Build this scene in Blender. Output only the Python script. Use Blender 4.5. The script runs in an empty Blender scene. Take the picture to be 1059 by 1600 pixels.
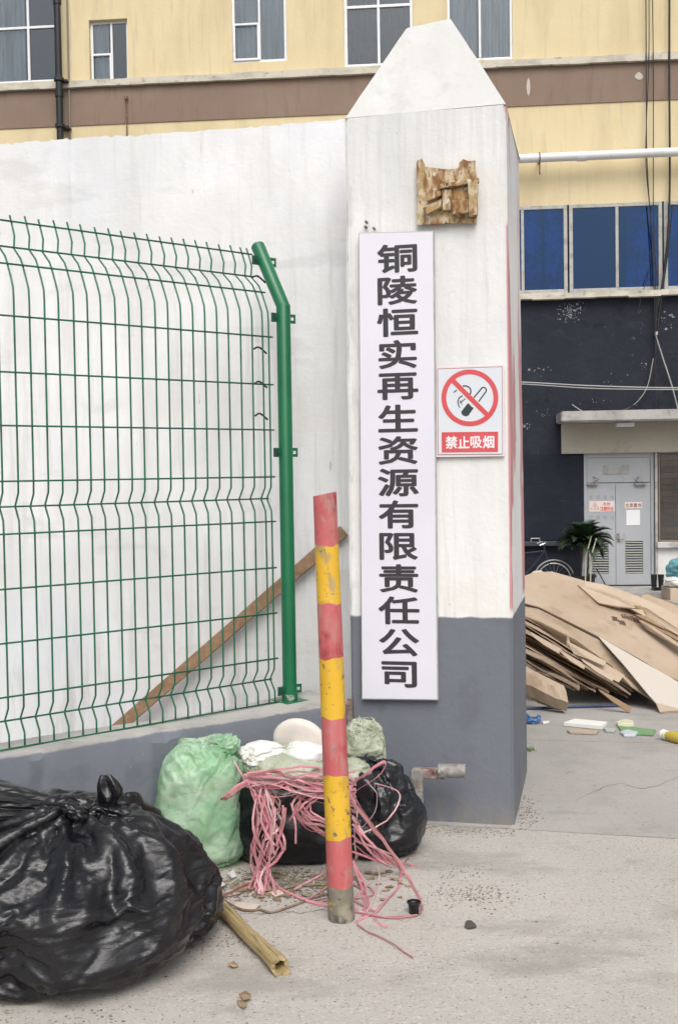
import bpy, bmesh, math, random
import numpy as np
from mathutils import Vector, Matrix

SC = bpy.context.scene
COL = SC.collection
rad = math.radians

# ------------------------------------------------------------------ camera
F, CX, CY, W, H = 1750.0, 529.5, 800.0, 1059, 1600
PITCH, ROLL, CAMZ = rad(1.93), 0.0155, 1.5
fwd = Vector((0, math.cos(PITCH), -math.sin(PITCH)))
up0 = Vector((0, math.sin(PITCH), math.cos(PITCH)))
rt0 = Vector((1, 0, 0))
camR = rt0 * math.cos(ROLL) - up0 * math.sin(ROLL)
camU = up0 * math.cos(ROLL) + rt0 * math.sin(ROLL)
CAM = Vector((0, 0, CAMZ))
cd = bpy.data.cameras.new('camera')
cam = bpy.data.objects.new('camera', cd); COL.objects.link(cam)
m = Matrix.Identity(4)
for i in range(3):
    m[i][0] = camR[i]; m[i][1] = camU[i]; m[i][2] = -fwd[i]; m[i][3] = CAM[i]
cam.matrix_world = m
cd.sensor_width = 36; cd.sensor_fit = 'AUTO'; cd.lens = F / H * 36
cd.clip_start = 0.05; cd.clip_end = 600
SC.camera = cam

# ------------------------------------------------------------------ sky and sun (soft overcast)
SUN_EL, SUN_AZ = 52, 174          # azimuth measured clockwise from +Y: light comes from behind the camera, slightly left
world = bpy.data.worlds.new('World'); SC.world = world; world.use_nodes = True
wn = world.node_tree; wn.nodes.clear()
sky = wn.nodes.new('ShaderNodeTexSky'); sky.sky_type = 'NISHITA'; sky.sun_disc = False
sky.sun_elevation = rad(SUN_EL); sky.sun_rotation = rad(SUN_AZ)
sky.air_density = 1.0; sky.dust_density = 6.0; sky.ozone_density = 1.0
hs = wn.nodes.new('ShaderNodeHueSaturation'); hs.inputs['Saturation'].default_value = 0.3
bg = wn.nodes.new('ShaderNodeBackground'); bg.inputs['Strength'].default_value = 0.135
wo = wn.nodes.new('ShaderNodeOutputWorld')
wn.links.new(sky.outputs[0], hs.inputs['Color']); wn.links.new(hs.outputs[0], bg.inputs['Color'])
wn.links.new(bg.outputs[0], wo.inputs['Surface'])
sd = bpy.data.lights.new('sun', 'SUN'); sd.energy = 0.75; sd.angle = rad(38); sd.color = (1.0, 0.97, 0.92)
sun = bpy.data.objects.new('sun', sd); COL.objects.link(sun)
az = rad(SUN_AZ); el = rad(SUN_EL)
sdir = Vector((math.sin(az) * math.cos(el), math.cos(az) * math.cos(el), math.sin(el)))
sun.rotation_euler = sdir.to_track_quat('Z', 'Y').to_euler(); sun.location = (0, -5, 12)
vs = SC.view_settings
vs.view_transform = 'Standard'; vs.look = 'None'; vs.exposure = 0.38; vs.gamma = 1; vs.use_curve_mapping = False
SC.cycles.max_bounces = 8; SC.cycles.transparent_max_bounces = 12
try: SC.cycles.use_denoising = True
except Exception: pass

# ------------------------------------------------------------------ projection helpers (only to measure where things stand)
def ray(px, py):
    return fwd + camR * ((px - CX) / F) - camU * ((py - CY) / F)
def P(px, py, Y):
    d = ray(px, py); return CAM + d * (Y / d.y)
def G(px, py, z=0.0):
    d = ray(px, py); return CAM + d * ((z - CAMZ) / d.z)
def zg(Y):
    return 0.0 if Y < 6 else (-0.0567 * (Y - 6) if Y < 21 else -0.85)
def GS(px, py):
    d = ray(px, py); z = 0
    for _ in range(25):
        p = CAM + d * ((z - CAMZ) / d.z); z = zg(p.y)
    return p
def PL(px, py, p0, n):
    d = ray(px, py); return CAM + d * ((p0 - CAM).dot(n) / d.dot(n))

# ------------------------------------------------------------------ numpy noise
def _hash(ix, iy, iz, seed):
    h = (ix.astype(np.int64) * 374761393 + iy.astype(np.int64) * 668265263 + iz.astype(np.int64) * 2147483647 + seed * 144665) & 0x7fffffff
    h = ((h ^ (h >> 13)) * 1274126177) & 0x7fffffff
    h = (h ^ (h >> 16)) & 0xffff
    return h / 65535.0
def vnoise(p, seed=0):
    i = np.floor(p).astype(np.int64); f = p - i; f = f * f * (3 - 2 * f)
    r = 0
    for dx in (0, 1):
        for dy in (0, 1):
            for dz in (0, 1):
                w = (f[:, 0] if dx else 1 - f[:, 0]) * (f[:, 1] if dy else 1 - f[:, 1]) * (f[:, 2] if dz else 1 - f[:, 2])
                r = r + w * _hash(i[:, 0] + dx, i[:, 1] + dy, i[:, 2] + dz, seed)
    return r * 2 - 1
def fbm(p, seed=0, oct=3):
    r = 0; a = 1; s = 0
    for k in range(oct):
        r = r + a * vnoise(p * (2 ** k), seed + k * 17); s += a; a *= .5
    return r / s

# ------------------------------------------------------------------ materials
MATS = {}
def mat(name, col, rough=.8, layers=(), bump=(), metallic=0, spec=.5, rough_var=0, sss=0, trans=0, brick=None):
    """layers: (colour, scale, lo, hi[, stretch[, amount[, (axis, a, b)]]]) mixed over the base by noise thresholds"""
    if name in MATS: return MATS[name]
    M = bpy.data.materials.new(name); M.use_nodes = True; MATS[name] = M
    nt = M.node_tree; N = nt.nodes; L = nt.links
    b = N['Principled BSDF']
    tc = N.new('ShaderNodeTexCoord')
    sep = N.new('ShaderNodeSeparateXYZ'); L.new(tc.outputs['Object'], sep.inputs[0])
    def noise(scale, detail=4, stretch=(1, 1, 1), off=0, rough_=.6):
        mp = N.new('ShaderNodeMapping'); mp.inputs['Scale'].default_value = stretch; mp.inputs['Location'].default_value = (off, off * .7, off * 1.3)
        L.new(tc.outputs['Object'], mp.inputs[0])
        n = N.new('ShaderNodeTexNoise'); n.inputs['Scale'].default_value = scale; n.inputs['Detail'].default_value = detail
        n.inputs['Roughness'].default_value = rough_
        L.new(mp.outputs[0], n.inputs['Vector']); return n.outputs['Fac']
    def mrange(v, a, b_, c=0, d=1):
        r = N.new('ShaderNodeMapRange'); r.inputs['From Min'].default_value = a; r.inputs['From Max'].default_value = b_
        r.inputs['To Min'].default_value = c; r.inputs['To Max'].default_value = d; L.new(v, r.inputs['Value']); return r.outputs[0]
    def math_(op, a, b_):
        r = N.new('ShaderNodeMath'); r.operation = op
        for k, x in ((0, a), (1, b_)):
            if isinstance(x, (int, float)): r.inputs[k].default_value = x
            else: L.new(x, r.inputs[k])
        return r.outputs[0]
    cur = None
    base = tuple(col) + (1,)
    for k, ly in enumerate(layers):
        c, sc, lo, hi = ly[:4]; st = ly[4] if len(ly) > 4 and ly[4] else (1, 1, 1)
        amt = ly[5] if len(ly) > 5 else 1; band = ly[6] if len(ly) > 6 else None
        fac = mrange(noise(sc, 5, st, k * 3.7 + 1), lo, hi, 0, amt)
        if band:
            # (axis, a, b, jitter): rises from 0 to 1 between a and b along that axis
            ax, a_, b_, jit = band
            v = math_('ADD', sep.outputs[ax], math_('MULTIPLY', math_('SUBTRACT', noise(9, 4, (1, 1, 1), 5.1 + k), .5), jit))
            fac = math_('MULTIPLY', fac, mrange(v, a_, b_))
        mx = N.new('ShaderNodeMix'); mx.data_type = 'RGBA'; L.new(fac, mx.inputs[0])
        if cur is None: mx.inputs[6].default_value = base
        else: L.new(cur, mx.inputs[6])
        mx.inputs[7].default_value = tuple(c) + (1,)
        cur = mx.outputs[2]
    if cur is None: b.inputs['Base Color'].default_value = base
    else: L.new(cur, b.inputs['Base Color'])
    b.inputs['Roughness'].default_value = rough
    if rough_var: L.new(mrange(noise(6, 4, (1, 1, 1), 9), .3, .7, rough - rough_var, rough + rough_var), b.inputs['Roughness'])
    b.inputs['Metallic'].default_value = metallic; b.inputs['Specular IOR Level'].default_value = spec
    if sss: b.inputs['Subsurface Weight'].default_value = sss; b.inputs['Subsurface Scale'].default_value = .05
    if trans: b.inputs['Transmission Weight'].default_value = trans
    nrm = None
    for k, bp in enumerate(bump):
        sc, st, dist = bp[:3]; kind = bp[3] if len(bp) > 3 else 'noise'; stre = bp[4] if len(bp) > 4 else (1, 1, 1)
        if kind == 'noise': h = noise(sc, 6, stre, k * 2.3)
        else:
            mp = N.new('ShaderNodeMapping'); mp.inputs['Scale'].default_value = stre; L.new(tc.outputs['Object'], mp.inputs[0])
            v = N.new('ShaderNodeTexVoronoi'); v.inputs['Scale'].default_value = sc
            v.feature = 'F1' if kind == 'voronoi' else 'DISTANCE_TO_EDGE'
            L.new(mp.outputs[0], v.inputs['Vector']); h = v.outputs['Distance']
        bn = N.new('ShaderNodeBump'); bn.inputs['Strength'].default_value = st; bn.inputs['Distance'].default_value = dist
        L.new(h, bn.inputs['Height'])
        if nrm: L.new(nrm, bn.inputs['Normal'])
        nrm = bn.outputs[0]
    if brick:
        sx, sz, st, dist = brick
        mp = N.new('ShaderNodeCombineXYZ'); L.new(sep.outputs[0], mp.inputs[0]); L.new(sep.outputs[2], mp.inputs[1])
        bt = N.new('ShaderNodeTexBrick'); bt.inputs['Scale'].default_value = 1; bt.inputs['Brick Width'].default_value = sx
        bt.inputs['Row Height'].default_value = sz; bt.inputs['Mortar Size'].default_value = .006; bt.inputs['Mortar Smooth'].default_value = 1
        L.new(mp.outputs[0], bt.inputs['Vector'])
        bn = N.new('ShaderNodeBump'); bn.invert = True; bn.inputs['Strength'].default_value = st; bn.inputs['Distance'].default_value = dist
        L.new(bt.outputs['Fac'], bn.inputs['Height'])
        if nrm: L.new(nrm, bn.inputs['Normal'])
        nrm = bn.outputs[0]
    if nrm: L.new(nrm, b.inputs['Normal'])
    return M

def glass(name, tint, rough=.02, gc=(.9, .95, 1)):
    if name in MATS: return MATS[name]
    M = bpy.data.materials.new(name); M.use_nodes = True; MATS[name] = M
    N = M.node_tree.nodes; L = M.node_tree.links; N.remove(N['Principled BSDF'])
    t = N.new('ShaderNodeBsdfTransparent'); t.inputs[0].default_value = tuple(tint) + (1,)
    g = N.new('ShaderNodeBsdfGlossy'); g.inputs['Roughness'].default_value = rough; g.inputs['Color'].default_value = tuple(gc) + (1,)
    fr = N.new('ShaderNodeFresnel'); fr.inputs['IOR'].default_value = 1.7
    mx = N.new('ShaderNodeMixShader'); L.new(fr.outputs[0], mx.inputs[0]); L.new(t.outputs[0], mx.inputs[1]); L.new(g.outputs[0], mx.inputs[2])
    L.new(mx.outputs[0], N['Material Output'].inputs[0]); return M

WHITE = (.80, .80, .785)
m_white = mat('whitewash', (.73, .735, .735), .85,
    [((.78, .785, .80), 1.2, .42, .56), ((.64, .64, .635), 2.2, .46, .64, (3, 3, .7), .6), ((.54, .535, .52), 4, .54, .68, (6, 6, .35), .45), ((.70, .69, .655), 1.1, .48, .6, (1, 1, 2), .6),
     ((.64, .67, .72), .7, .46, .62, None, .5), ((.50, .50, .49), 1.6, .58, .66, (1, 1, 3), .35), ((.45, .44, .42), 3, .52, .66, (4, 4, .5), .6, (2, 1.0, .45, .5)), ((.40, .38, .35), 22, .70, .74, (1, 1, .45), .5), ((.30, .28, .25), 60, .74, .77, (1.8, 1.8, .5), .5)],
    [(45, .35, .004), (9, .3, .01)], brick=(.25, .068, .05, .003))
m_pillar = None
m_grey = mat('grey_paint', (.150, .162, .190), .55,
    [((.175, .188, .212), 2, .4, .65), ((.11, .12, .14), 6, .58, .75, (1, 1, 1), .7), ((.32, .32, .31), 35, .70, .74, (1, 1, 1), .5)],
    [(40, .3, .003), (7, .25, .01)])
m_conc = mat('bare_concrete', (.30, .29, .27), .9,
    [((.40, .39, .37), 3, .4, .6), ((.18, .175, .165), 9, .58, .72, (1, 1, 1), .7), ((.12, .12, .12), 70, .66, .7, None, .5)],
    [(50, .5, .004), (12, .4, .01)])
m_green = mat('green_coat', (.007, .120, .050), .36, [((.010, .15, .062), 3, .4, .7), ((.004, .075, .03), 12, .62, .75, (1, 1, .3), .6),
    ((.5, .5, .48), 55, .72, .75, None, .7, (2, .30, .12, .1))], [(60, .15, .002)])
m_wire = mat('green_wire', (.010, .135, .065), .4, [((.02, .06, .04), 14, .5, .7)])
m_wood = mat('rough_wood', (.26, .155, .09), .8, [((.36, .23, .14), 4, .4, .7, (8, 1, 8)), ((.14, .08, .05), 8, .58, .7, (1, 1, 1), .8)], [(30, .4, .004, 'noise', (1, 1, 6))])
m_yellow = mat('yellow_render', (.66, .55, .335), .9,
    [((.70, .59, .37), .6, .4, .6), ((.56, .46, .28), 1.1, .48, .66, (2, 2, .35), .6), ((.46, .41, .30), 2.4, .56, .70, (4, 4, .3), .5), ((.35, .31, .25), 14, .71, .75, None, .5)],
    [(20, .3, .01), (3, .3, .03)])
m_brown = mat('brown_band_paint', (.23, .165, .125), .9, [((.26, .19, .145), .8, .4, .65), ((.20, .135, .10), 3, .55, .7, (3, 3, .4), .7)], [(20, .3, .01)])
m_ledge = mat('weathered_trim', (.58, .54, .45), .9, [((.42, .39, .33), 3, .45, .65, (1, 1, 2)), ((.17, .16, .14), 7, .58, .70, (1, 1, 2), .8)], [(20, .4, .01)])
m_dark = mat('black_plaster', (.013, .016, .026), .75,
    [((.019, .023, .034), 1, .4, .65), ((.030, .033, .040), 2.2, .58, .75, (1, 1, 2), .7), ((.10, .12, .13), 7, .66, .72, (1, 1, 1), .6), ((.008, .009, .014), 3, .6, .7)],
    [(14, .4, .02), (3, .35, .05)], spec=.3)
m_dark2 = mat('black_board', (.009, .012, .022), .7, [((.014, .018, .029), 1.5, .45, .65), ((.05, .055, .06), 5, .68, .74, (.3, 1, 4), .5)], [(8, .25, .02, 'noise', (.3, 1, 4))], spec=.25)
m_peel = mat('peeled_plaster', (.30, .31, .32), .9, [((.16, .17, .2), 14, .45, .6)])
m_beige = mat('beige_render', (.40, .37, .31), .9, [((.46, .43, .37), 1.4, .4, .7), ((.28, .25, .21), 3, .55, .7, None, .6)], [(16, .3, .01)])
m_alu = mat('aluminium_frame', (.40, .395, .375), .45, [((.27, .26, .24), 6, .48, .66)], spec=.5)
m_upvc = mat('white_window_frame', (.78, .79, .80), .4, [((.60, .60, .58), 5, .58, .75)])
m_pipe = mat('black_pipe', (.012, .013, .016), .4, [((.03, .03, .035), 6, .5, .7)])
m_wpipe = mat('white_plastic_pipe', (.66, .66, .66), .4, [((.45, .44, .42), 5, .55, .72, (1, 1, 1), .6)])
m_steel = mat('galvanised_steel', (.27, .265, .255), .7, [((.20, .15, .12), 14, .48, .62), ((.38, .37, .35), 30, .52, .64), ((.14, .07, .04), 22, .60, .68)], [(40, .4, .003)], metallic=.25)
m_rust = mat('rusty_steel', (.15, .09, .065), .75, [((.26, .14, .08), 22, .45, .65), ((.30, .26, .24), 15, .55, .66), ((.06, .04, .03), 30, .6, .7)], [(60, .5, .003)], metallic=.2)
m_door = mat('grey_door_paint', (.35, .37, .395), .5, [((.40, .41, .43), 1.4, .4, .65), ((.24, .25, .27), 3, .6, .72, (3, 3, .6), .7)], [(10, .15, .005)])
m_black = mat('black_plastic', (.012, .012, .014), .4)
m_shade = mat('dark_interior', (.05, .05, .055), .9)
m_card = mat('cardboard', (.385, .295, .21), .85, [((.44, .345, .26), 2, .4, .65), ((.32, .235, .16), 5, .52, .68), ((.28, .19, .12), 9, .66, .75, None, .6)], [(6, .3, .02), (90, .2, .002, 'noise', (1, 8, 1))])
m_card2 = mat('cardboard_pale', (.48, .385, .29), .85, [((.42, .33, .24), 3, .4, .65), ((.45, .33, .24), 7, .62, .75)], [(6, .3, .02)])
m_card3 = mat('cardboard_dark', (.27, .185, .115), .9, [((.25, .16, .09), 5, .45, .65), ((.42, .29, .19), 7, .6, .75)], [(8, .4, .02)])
m_cream = mat('cream_board', (.50, .455, .40), .7, [((.50, .44, .37), 3, .5, .7)])
m_asph = mat('dark_soil', (.06, .055, .048), 1, [((.10, .09, .075), 40, .5, .6)], [(80, .8, .01)])

def ground_mat():
    return mat('old_concrete', (.41, .382, .348), .93,
        [((.45, .42, .385), .9, .4, .62), ((.365, .34, .31), 2.3, .52, .7, None, .8), ((.26, .24, .22), 5.5, .62, .76, None, .6),
         ((.52, .495, .46), 75, .56, .64, None, .85), ((.20, .185, .165), 95, .59, .65, None, .8), ((.13, .115, .10), 42, .665, .70, (1, 1.6, 1), .85), ((.55, .53, .50), 48, .68, .71, None, .8), ((.26, .24, .215), 1.4, .55, .66, (1, 2.2, 1), .6), ((.47, .45, .42), 3.1, .58, .66, (1, 1, 1), .5), ((.09, .08, .075), 26, .69, .72, (1, 1, 1), .8)],
        [(110, .9, .005), (38, .6, .006), (4, .4, .02)])
m_ground = ground_mat()
m_ground2 = mat('smoother_concrete', (.345, .328, .308), .92,
    [((.38, .36, .34), .8, .4, .62), ((.30, .285, .265), 2.1, .5, .68), ((.24, .23, .215), 4.5, .60, .72, (1, 2, 1), .6), ((.40, .38, .35), 60, .57, .66, None, .6), ((.17, .155, .14), 60, .62, .68, None, .7), ((.13, .12, .11), 18, .70, .74, None, .7)],
    [(90, .5, .004), (5, .4, .015)])

# ------------------------------------------------------------------ mesh builder
class MB:
    def __init__(s): s.v = []; s.f = []
    def add(s, vs_, fs):
        o = len(s.v); s.v += [tuple(x) for x in vs_]; s.f += [tuple(i + o for i in q) for q in fs]; return s
    def box(s, lo, hi, M_=None):
        x0, y0, z0 = lo; x1, y1, z1 = hi
        v = [Vector(c) for c in ((x0,y0,z0),(x1,y0,z0),(x1,y1,z0),(x0,y1,z0),(x0,y0,z1),(x1,y0,z1),(x1,y1,z1),(x0,y1,z1))]
        if M_ is not None: v = [M_ @ c for c in v]
        return s.add(v, [(0,3,2,1),(4,5,6,7),(0,1,5,4),(1,2,6,5),(2,3,7,6),(3,0,4,7)])
    def tube(s, pts, r, n=8, ry=None, cap=True, closed=False, twist=0.0, nrm=None):
        pts = [Vector(p) for p in pts]; k = len(pts); rr = r if isinstance(r, (list, tuple)) else [r] * k
        ring = []; prev = None
        for i, p in enumerate(pts):
            if closed: t = pts[(i + 1) % k] - pts[i - 1]
            else: t = pts[min(i + 1, k - 1)] - pts[max(i - 1, 0)]
            if t.length < 1e-9: t = Vector((0, 0, 1))
            t.normalize()
            if prev is None:
                a = Vector(nrm) if nrm else (Vector((0, 0, 1)) if abs(t.z) < .9 else Vector((1, 0, 0)))
            else: a = prev
            a = (a - t * a.dot(t)); a.normalize(); prev = a; b_ = t.cross(a)
            tw = twist * i
            for j in range(n):
                an = 2 * math.pi * (j + .5) / n + tw
                ring.append(p + a * (math.cos(an) * rr[i]) + b_ * (math.sin(an) * (rr[i] if ry is None else ry)))
        f = []
        for i in range(k if closed else k - 1):
            for j in range(n):
                a0 = i * n + j; a1 = i * n + (j + 1) % n; c0 = ((i + 1) % k) * n + j; c1 = ((i + 1) % k) * n + (j + 1) % n
                f.append((a0, a1, c1, c0))
        if cap and not closed:
            f.append(tuple(range(n))[::-1]); f.append(tuple((k - 1) * n + j for j in range(n)))
        return s.add(ring, f)
    def prism(s, pts, vec):
        pts = [Vector(p) for p in pts]; n = len(pts); vec = Vector(vec)
        nr = Vector((0, 0, 0))
        for i in range(n): nr += pts[i].cross(pts[(i + 1) % n])
        if nr.dot(vec) < 0: pts = pts[::-1]
        v = pts + [p + vec for p in pts]
        f = [tuple(range(n))[::-1], tuple(range(n, 2 * n))]
        for i in range(n):
            j = (i + 1) % n; f.append((i, j, n + j, n + i))
        return s.add(v, f)
    def build(s, name, m_, parent=None, local=False, origin=None, smooth=False, bevel=0, seg=1):
        me = bpy.data.meshes.new(name)
        v = s.v
        if parent is not None and not local:
            inv = MW(parent).inverted(); v = [inv @ Vector(p) for p in v]
        if parent is None and origin is not None:
            o_ = Vector(origin); v = [Vector(p) - o_ for p in v]
        me.from_pydata([tuple(p) for p in v], [], s.f)
        if bevel:
            bm = bmesh.new(); bm.from_mesh(me)
            bmesh.ops.bevel(bm, geom=[e for e in bm.edges if len(e.link_faces) == 2 and e.calc_face_angle(0) > .5] , offset=bevel, segments=seg, affect='EDGES', clamp_overlap=True)
            bm.to_mesh(me); bm.free()
        if m_ is not None: me.materials.append(m_)
        if smooth: me.shade_smooth()
        me.update()
        ob = bpy.data.objects.new(name, me); COL.objects.link(ob)
        if parent is not None: ob.parent = parent
        elif origin is not None: ob.location = origin
        return ob
def MW(o):
    M_ = Matrix.Translation(o.location) @ o.rotation_euler.to_matrix().to_4x4()
    return MW(o.parent) @ M_ if o.parent else M_
def thing(name, label, cat, loc=(0, 0, 0), rot=(0, 0, 0), group=None):
    o = bpy.data.objects.new(name, None); COL.objects.link(o); o.empty_display_size = .1
    o.location = loc; o.rotation_euler = rot
    return tag(o, label, cat, group)
def tag(o, label, cat, group=None):
    o['label'] = label; o['category'] = cat
    if group: o['group'] = group
    return o
def inst(src, parent, loc=(0, 0, 0), rot=(0, 0, 0)):
    c = src.copy(); COL.objects.link(c); c.parent = parent; c.location = loc; c.rotation_euler = rot; return c
def smooth_angle(ob, a=40):
    ob.data.shade_smooth()
    bm = bmesh.new(); bm.from_mesh(ob.data)
    for e in bm.edges:
        if len(e.link_faces) == 2 and e.calc_face_angle(0) > rad(a): e.smooth = False
    bm.to_mesh(ob.data); bm.free(); return ob
def catmull(pts, n=8):
    pts = [Vector(p) for p in pts]; out = []
    q = [pts[0] * 2 - pts[1]] + pts + [pts[-1] * 2 - pts[-2]]
    for i in range(1, len(q) - 2):
        for k in range(n):
            t = k / n; a, b_, c, d = q[i-1], q[i], q[i+1], q[i+2]
            out.append(.5 * ((2*b_) + (c-a)*t + (2*a-5*b_+4*c-d)*t*t + (3*b_-a-3*c+d)*t**3))
    out.append(pts[-1]); return out

# text glyphs (the default font falls back to a CJK face)
def glyph(ch, mb, org, ex, ez, n, em_w, em_h, bold=.022, thick=.001):
    cu = bpy.data.curves.new('glyph', 'FONT'); cu.body = ch; cu.size = 1; cu.extrude = .01; cu.resolution_u = 3
    ob = bpy.data.objects.new('glyph', cu); COL.objects.link(ob)
    dg = bpy.context.evaluated_depsgraph_get()
    me = bpy.data.meshes.new_from_object(ob.evaluated_get(dg))
    xs = [v.co.x for v in me.vertices]; ys = [v.co.y for v in me.vertices]
    cx, cy = (min(xs) + max(xs)) / 2, (min(ys) + max(ys)) / 2
    fs = [tuple(p.vertices) for p in me.polygons]
    steps = [(0, 0)] if bold <= 0 else [(math.cos(a) * bold, math.sin(a) * bold) for a in [k * math.pi / 4 for k in range(8)]] + [(0, 0)]
    for k, (ox, oy) in enumerate(steps):
        th = thick + k * .00006
        mb.add([org + ex * ((q.co.x - cx + ox) * em_w) + ez * ((q.co.y - cy + oy) * em_h) + n * (th if q.co.z > 0 else 0) for q in me.vertices], fs)
    bpy.data.objects.remove(ob); bpy.data.curves.remove(cu); bpy.data.meshes.remove(me)

# ================================================================== GROUND
gb = MB(); ys = [-40, 2, 4, 6, 8, 11, 14, 17, 21, 40, 150]
v = []; f = []
for i, y in enumerate(ys):
    for x in (-100, -8, 8, 100): v.append((x, y, zg(y) - .02))
for i in range(len(ys) - 1):
    for j in range(3): a = i * 4 + j; f.append((a, a + 1, a + 5, a + 4))
gb.add(v, f); ground = gb.build('ground', m_asph); ground['kind'] = 'structure'

A13 = rad(-13.1); E13 = Vector((math.cos(A13), math.sin(A13), 0)); D13 = Vector((-math.sin(A13), math.cos(A13), 0))
J1 = G(805, 1296); J2 = GS(940, 1159)
rs = random.Random(4)
def slab(d0, d1, u0, u1, m_, jit=.006):
    """top sheet of one slab; d measured across the joints from J1, u along them"""
    b = MB(); du = .12 if d1 - d0 < 3 else .5
    nu = int((u1 - u0) / du) if u1 - u0 < 40 else 60
    nd = max(2, int((d1 - d0) / (.3 if d1 - d0 < 3 else 1.0)))
    v = []; f = []
    for i in range(nd + 1):
        for j in range(nu + 1):
            d = d0 + (d1 - d0) * i / nd; u = u0 + (u1 - u0) * j / nu
            if i in (0, nd): d += rs.uniform(-jit, jit)
            if j in (0, nu): u += rs.uniform(-jit, jit)
            p = J1 + E13 * u + D13 * d
            z = zg(p.y) + (rs.uniform(-.0015, .0015) if 0 < i < nd else 0)
            v.append((p.x, p.y, z))
    n = nu + 1
    for i in range(nd):
        for j in range(nu): a = i * n + j; f.append((a, a + 1, a + n + 1, a + n))
    # skirt
    b.add(v, f)
    for (seq) in ([j for j in range(n)], [nd * n + j for j in range(n)][::-1], [i * n for i in range(nd + 1)][::-1], [i * n + nu for i in range(nd + 1)]):
        o = len(b.v)
        for q in seq: b.v += [(v[q][0], v[q][1], v[q][2]), (v[q][0], v[q][1], v[q][2] - .019)]
        for k in range(len(seq) - 1): b.f.append((o + 2 * k, o + 2 * k + 1, o + 2 * k + 3, o + 2 * k + 2))
    return b.build('concrete_slab', m_, ground, smooth=True)
dj2 = (J2 - J1).dot(D13)
slab(-9, -.005, -8, 7, m_ground)
slab(.005, dj2 - .006, -8, 7, m_ground2)
slab(dj2 + .006, 7.0, -8, 12, m_ground2)
slab(7.012, 30, -16, 24, m_ground2)

# ================================================================== FAR BUILDING
AB = math.atan(.089); YB = 21.46
PB0 = Vector((0, YB, 0)); NB = Vector((-math.sin(AB), -math.cos(AB), 0)); EB = Vector((math.cos(AB), -math.sin(AB), 0))
bld = thing('factory_building', 'long yellow building with brown band, blue glass windows and black ground floor wall', 'building', PB0, (0, 0, -AB))
def BU(px, py, out=0.0):
    p = PL(px, py, PB0 + NB * out, NB); q = p - PB0 - NB * out; return q.dot(EB), p.z
def bwall(mb, u0, u1, z0, z1, holes, y0=0.0, y1=.24):
    us = sorted({u0, u1, *[h[0] for h in holes], *[h[1] for h in holes]}); zs = sorted({z0, z1, *[h[2] for h in holes], *[h[3] for h in holes]})
    inside = lambda u, z: any(h[0] < u < h[1] and h[2] < z < h[3] for h in holes)
    for i in range(len(us) - 1):
        for j in range(len(zs) - 1):
            a, b_, c, d = us[i], us[i+1], zs[j], zs[j+1]
            if inside((a + b_) / 2, (c + d) / 2): continue
            mb.add([(a,y0,c),(b_,y0,c),(b_,y0,d),(a,y0,d)], [(0,1,2,3)])
            mb.add([(a,y1,c),(b_,y1,c),(b_,y1,d),(a,y1,d)], [(3,2,1,0)])
    for h in holes:
        a, b_, c, d = h
        mb.add([(a,y0,c),(b_,y0,c),(b_,y0,d),(a,y0,d),(a,y1,c),(b_,y1,c),(b_,y1,d),(a,y1,d)], [(0,4,5,1),(1,5,6,2),(2,6,7,3),(3,7,4,0)])
def rect(px0, py0, px1, py1):
    u0, z1 = BU(px0, (py0)); u1, _ = BU(px1, py0); um = (px0 + px1) / 2
    z1 = BU(um, py0)[1]; z0 = BU(um, py1)[1]; u0 = BU(px0, (py0 + py1) / 2)[0]; u1 = BU(px1, (py0 + py1) / 2)[0]
    return (u0, u1, z0, z1)
UL, UR, ZT, ZB = -11.0, 12.5, 13.0, -.95
# openings
W1 = rect(-62, -60, 96, 130); W2 = rect(140, 30, 200, 128); W3 = rect(362, -75, 447, 97); W4 = rect(537, -50, 645, 103); W5 = rect(698, -60, 800, 94)
W5b = rect(1130, -80, 1235, 76); W0 = rect(-330, -75, -200, 138)
blueA = rect(742, 324, 886, 452); blueB = rect(888.5, 322, 1034, 449); blueC = rect(1036.5, 318, 1182, 444); blueD = rect(595, 328, 739.5, 456)
zsill = BU(940, 456)[1]; zhead = BU(940, 318)[1]
blues = [(h[0], h[1], zsill, zhead) for h in (blueD, blueA, blueB, blueC)]
D_ = rect(912, 707, 1022, 915); BR = rect(1028, 707, 1120, 846)
zband_hi = BU(500, 120)[1]; zband_lo = BU(500, 180)[1]
zlintel = BU(960, 708)[1]
up = MB(); bwall(up, UL, UR, zsill - .001, ZT, [W0, W1, W2, W3, W4, W5, W5b] + [(blues[0][0], blues[-1][1], zsill, zhead)], 0, .24)
up.build('upper_wall', m_yellow, bld, local=True)
lo = MB(); bwall(lo, UL, UR, ZB, zsill - .12, [(D_[0], D_[1], D_[2] , D_[3]), (BR[0], BR[1], BR[2], D_[3])], .02, .26)
lo.build('lower_wall', m_dark, bld, local=True)
MB().box((UL, 3.2, ZB), (UR, 12, ZT)).build('rear_block', mat('blue_dim_interior', (.12, .20, .42), .9), bld, local=True)
inn = MB(); inn.box((UL, .3, ZT - .1), (UR, 3.2, ZT)); inn.box((UL, .24, ZB), (UL + .2, 3.2, ZT - .1)); inn.box((UR - .2, .24, ZB), (UR, 3.2, ZT - .1))
for zf in (zhead + .6, zsill - .6): inn.box((UL + .2, .27, zf), (UR - .2, 3.2, zf + .2))
inn.build('floor_slabs', m_shade, bld, local=True)
MB().box((UL - .3, -.4, ZT), (UR + .3, 12.2, ZT + .3)).build('roof', m_conc, bld, local=True)
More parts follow.
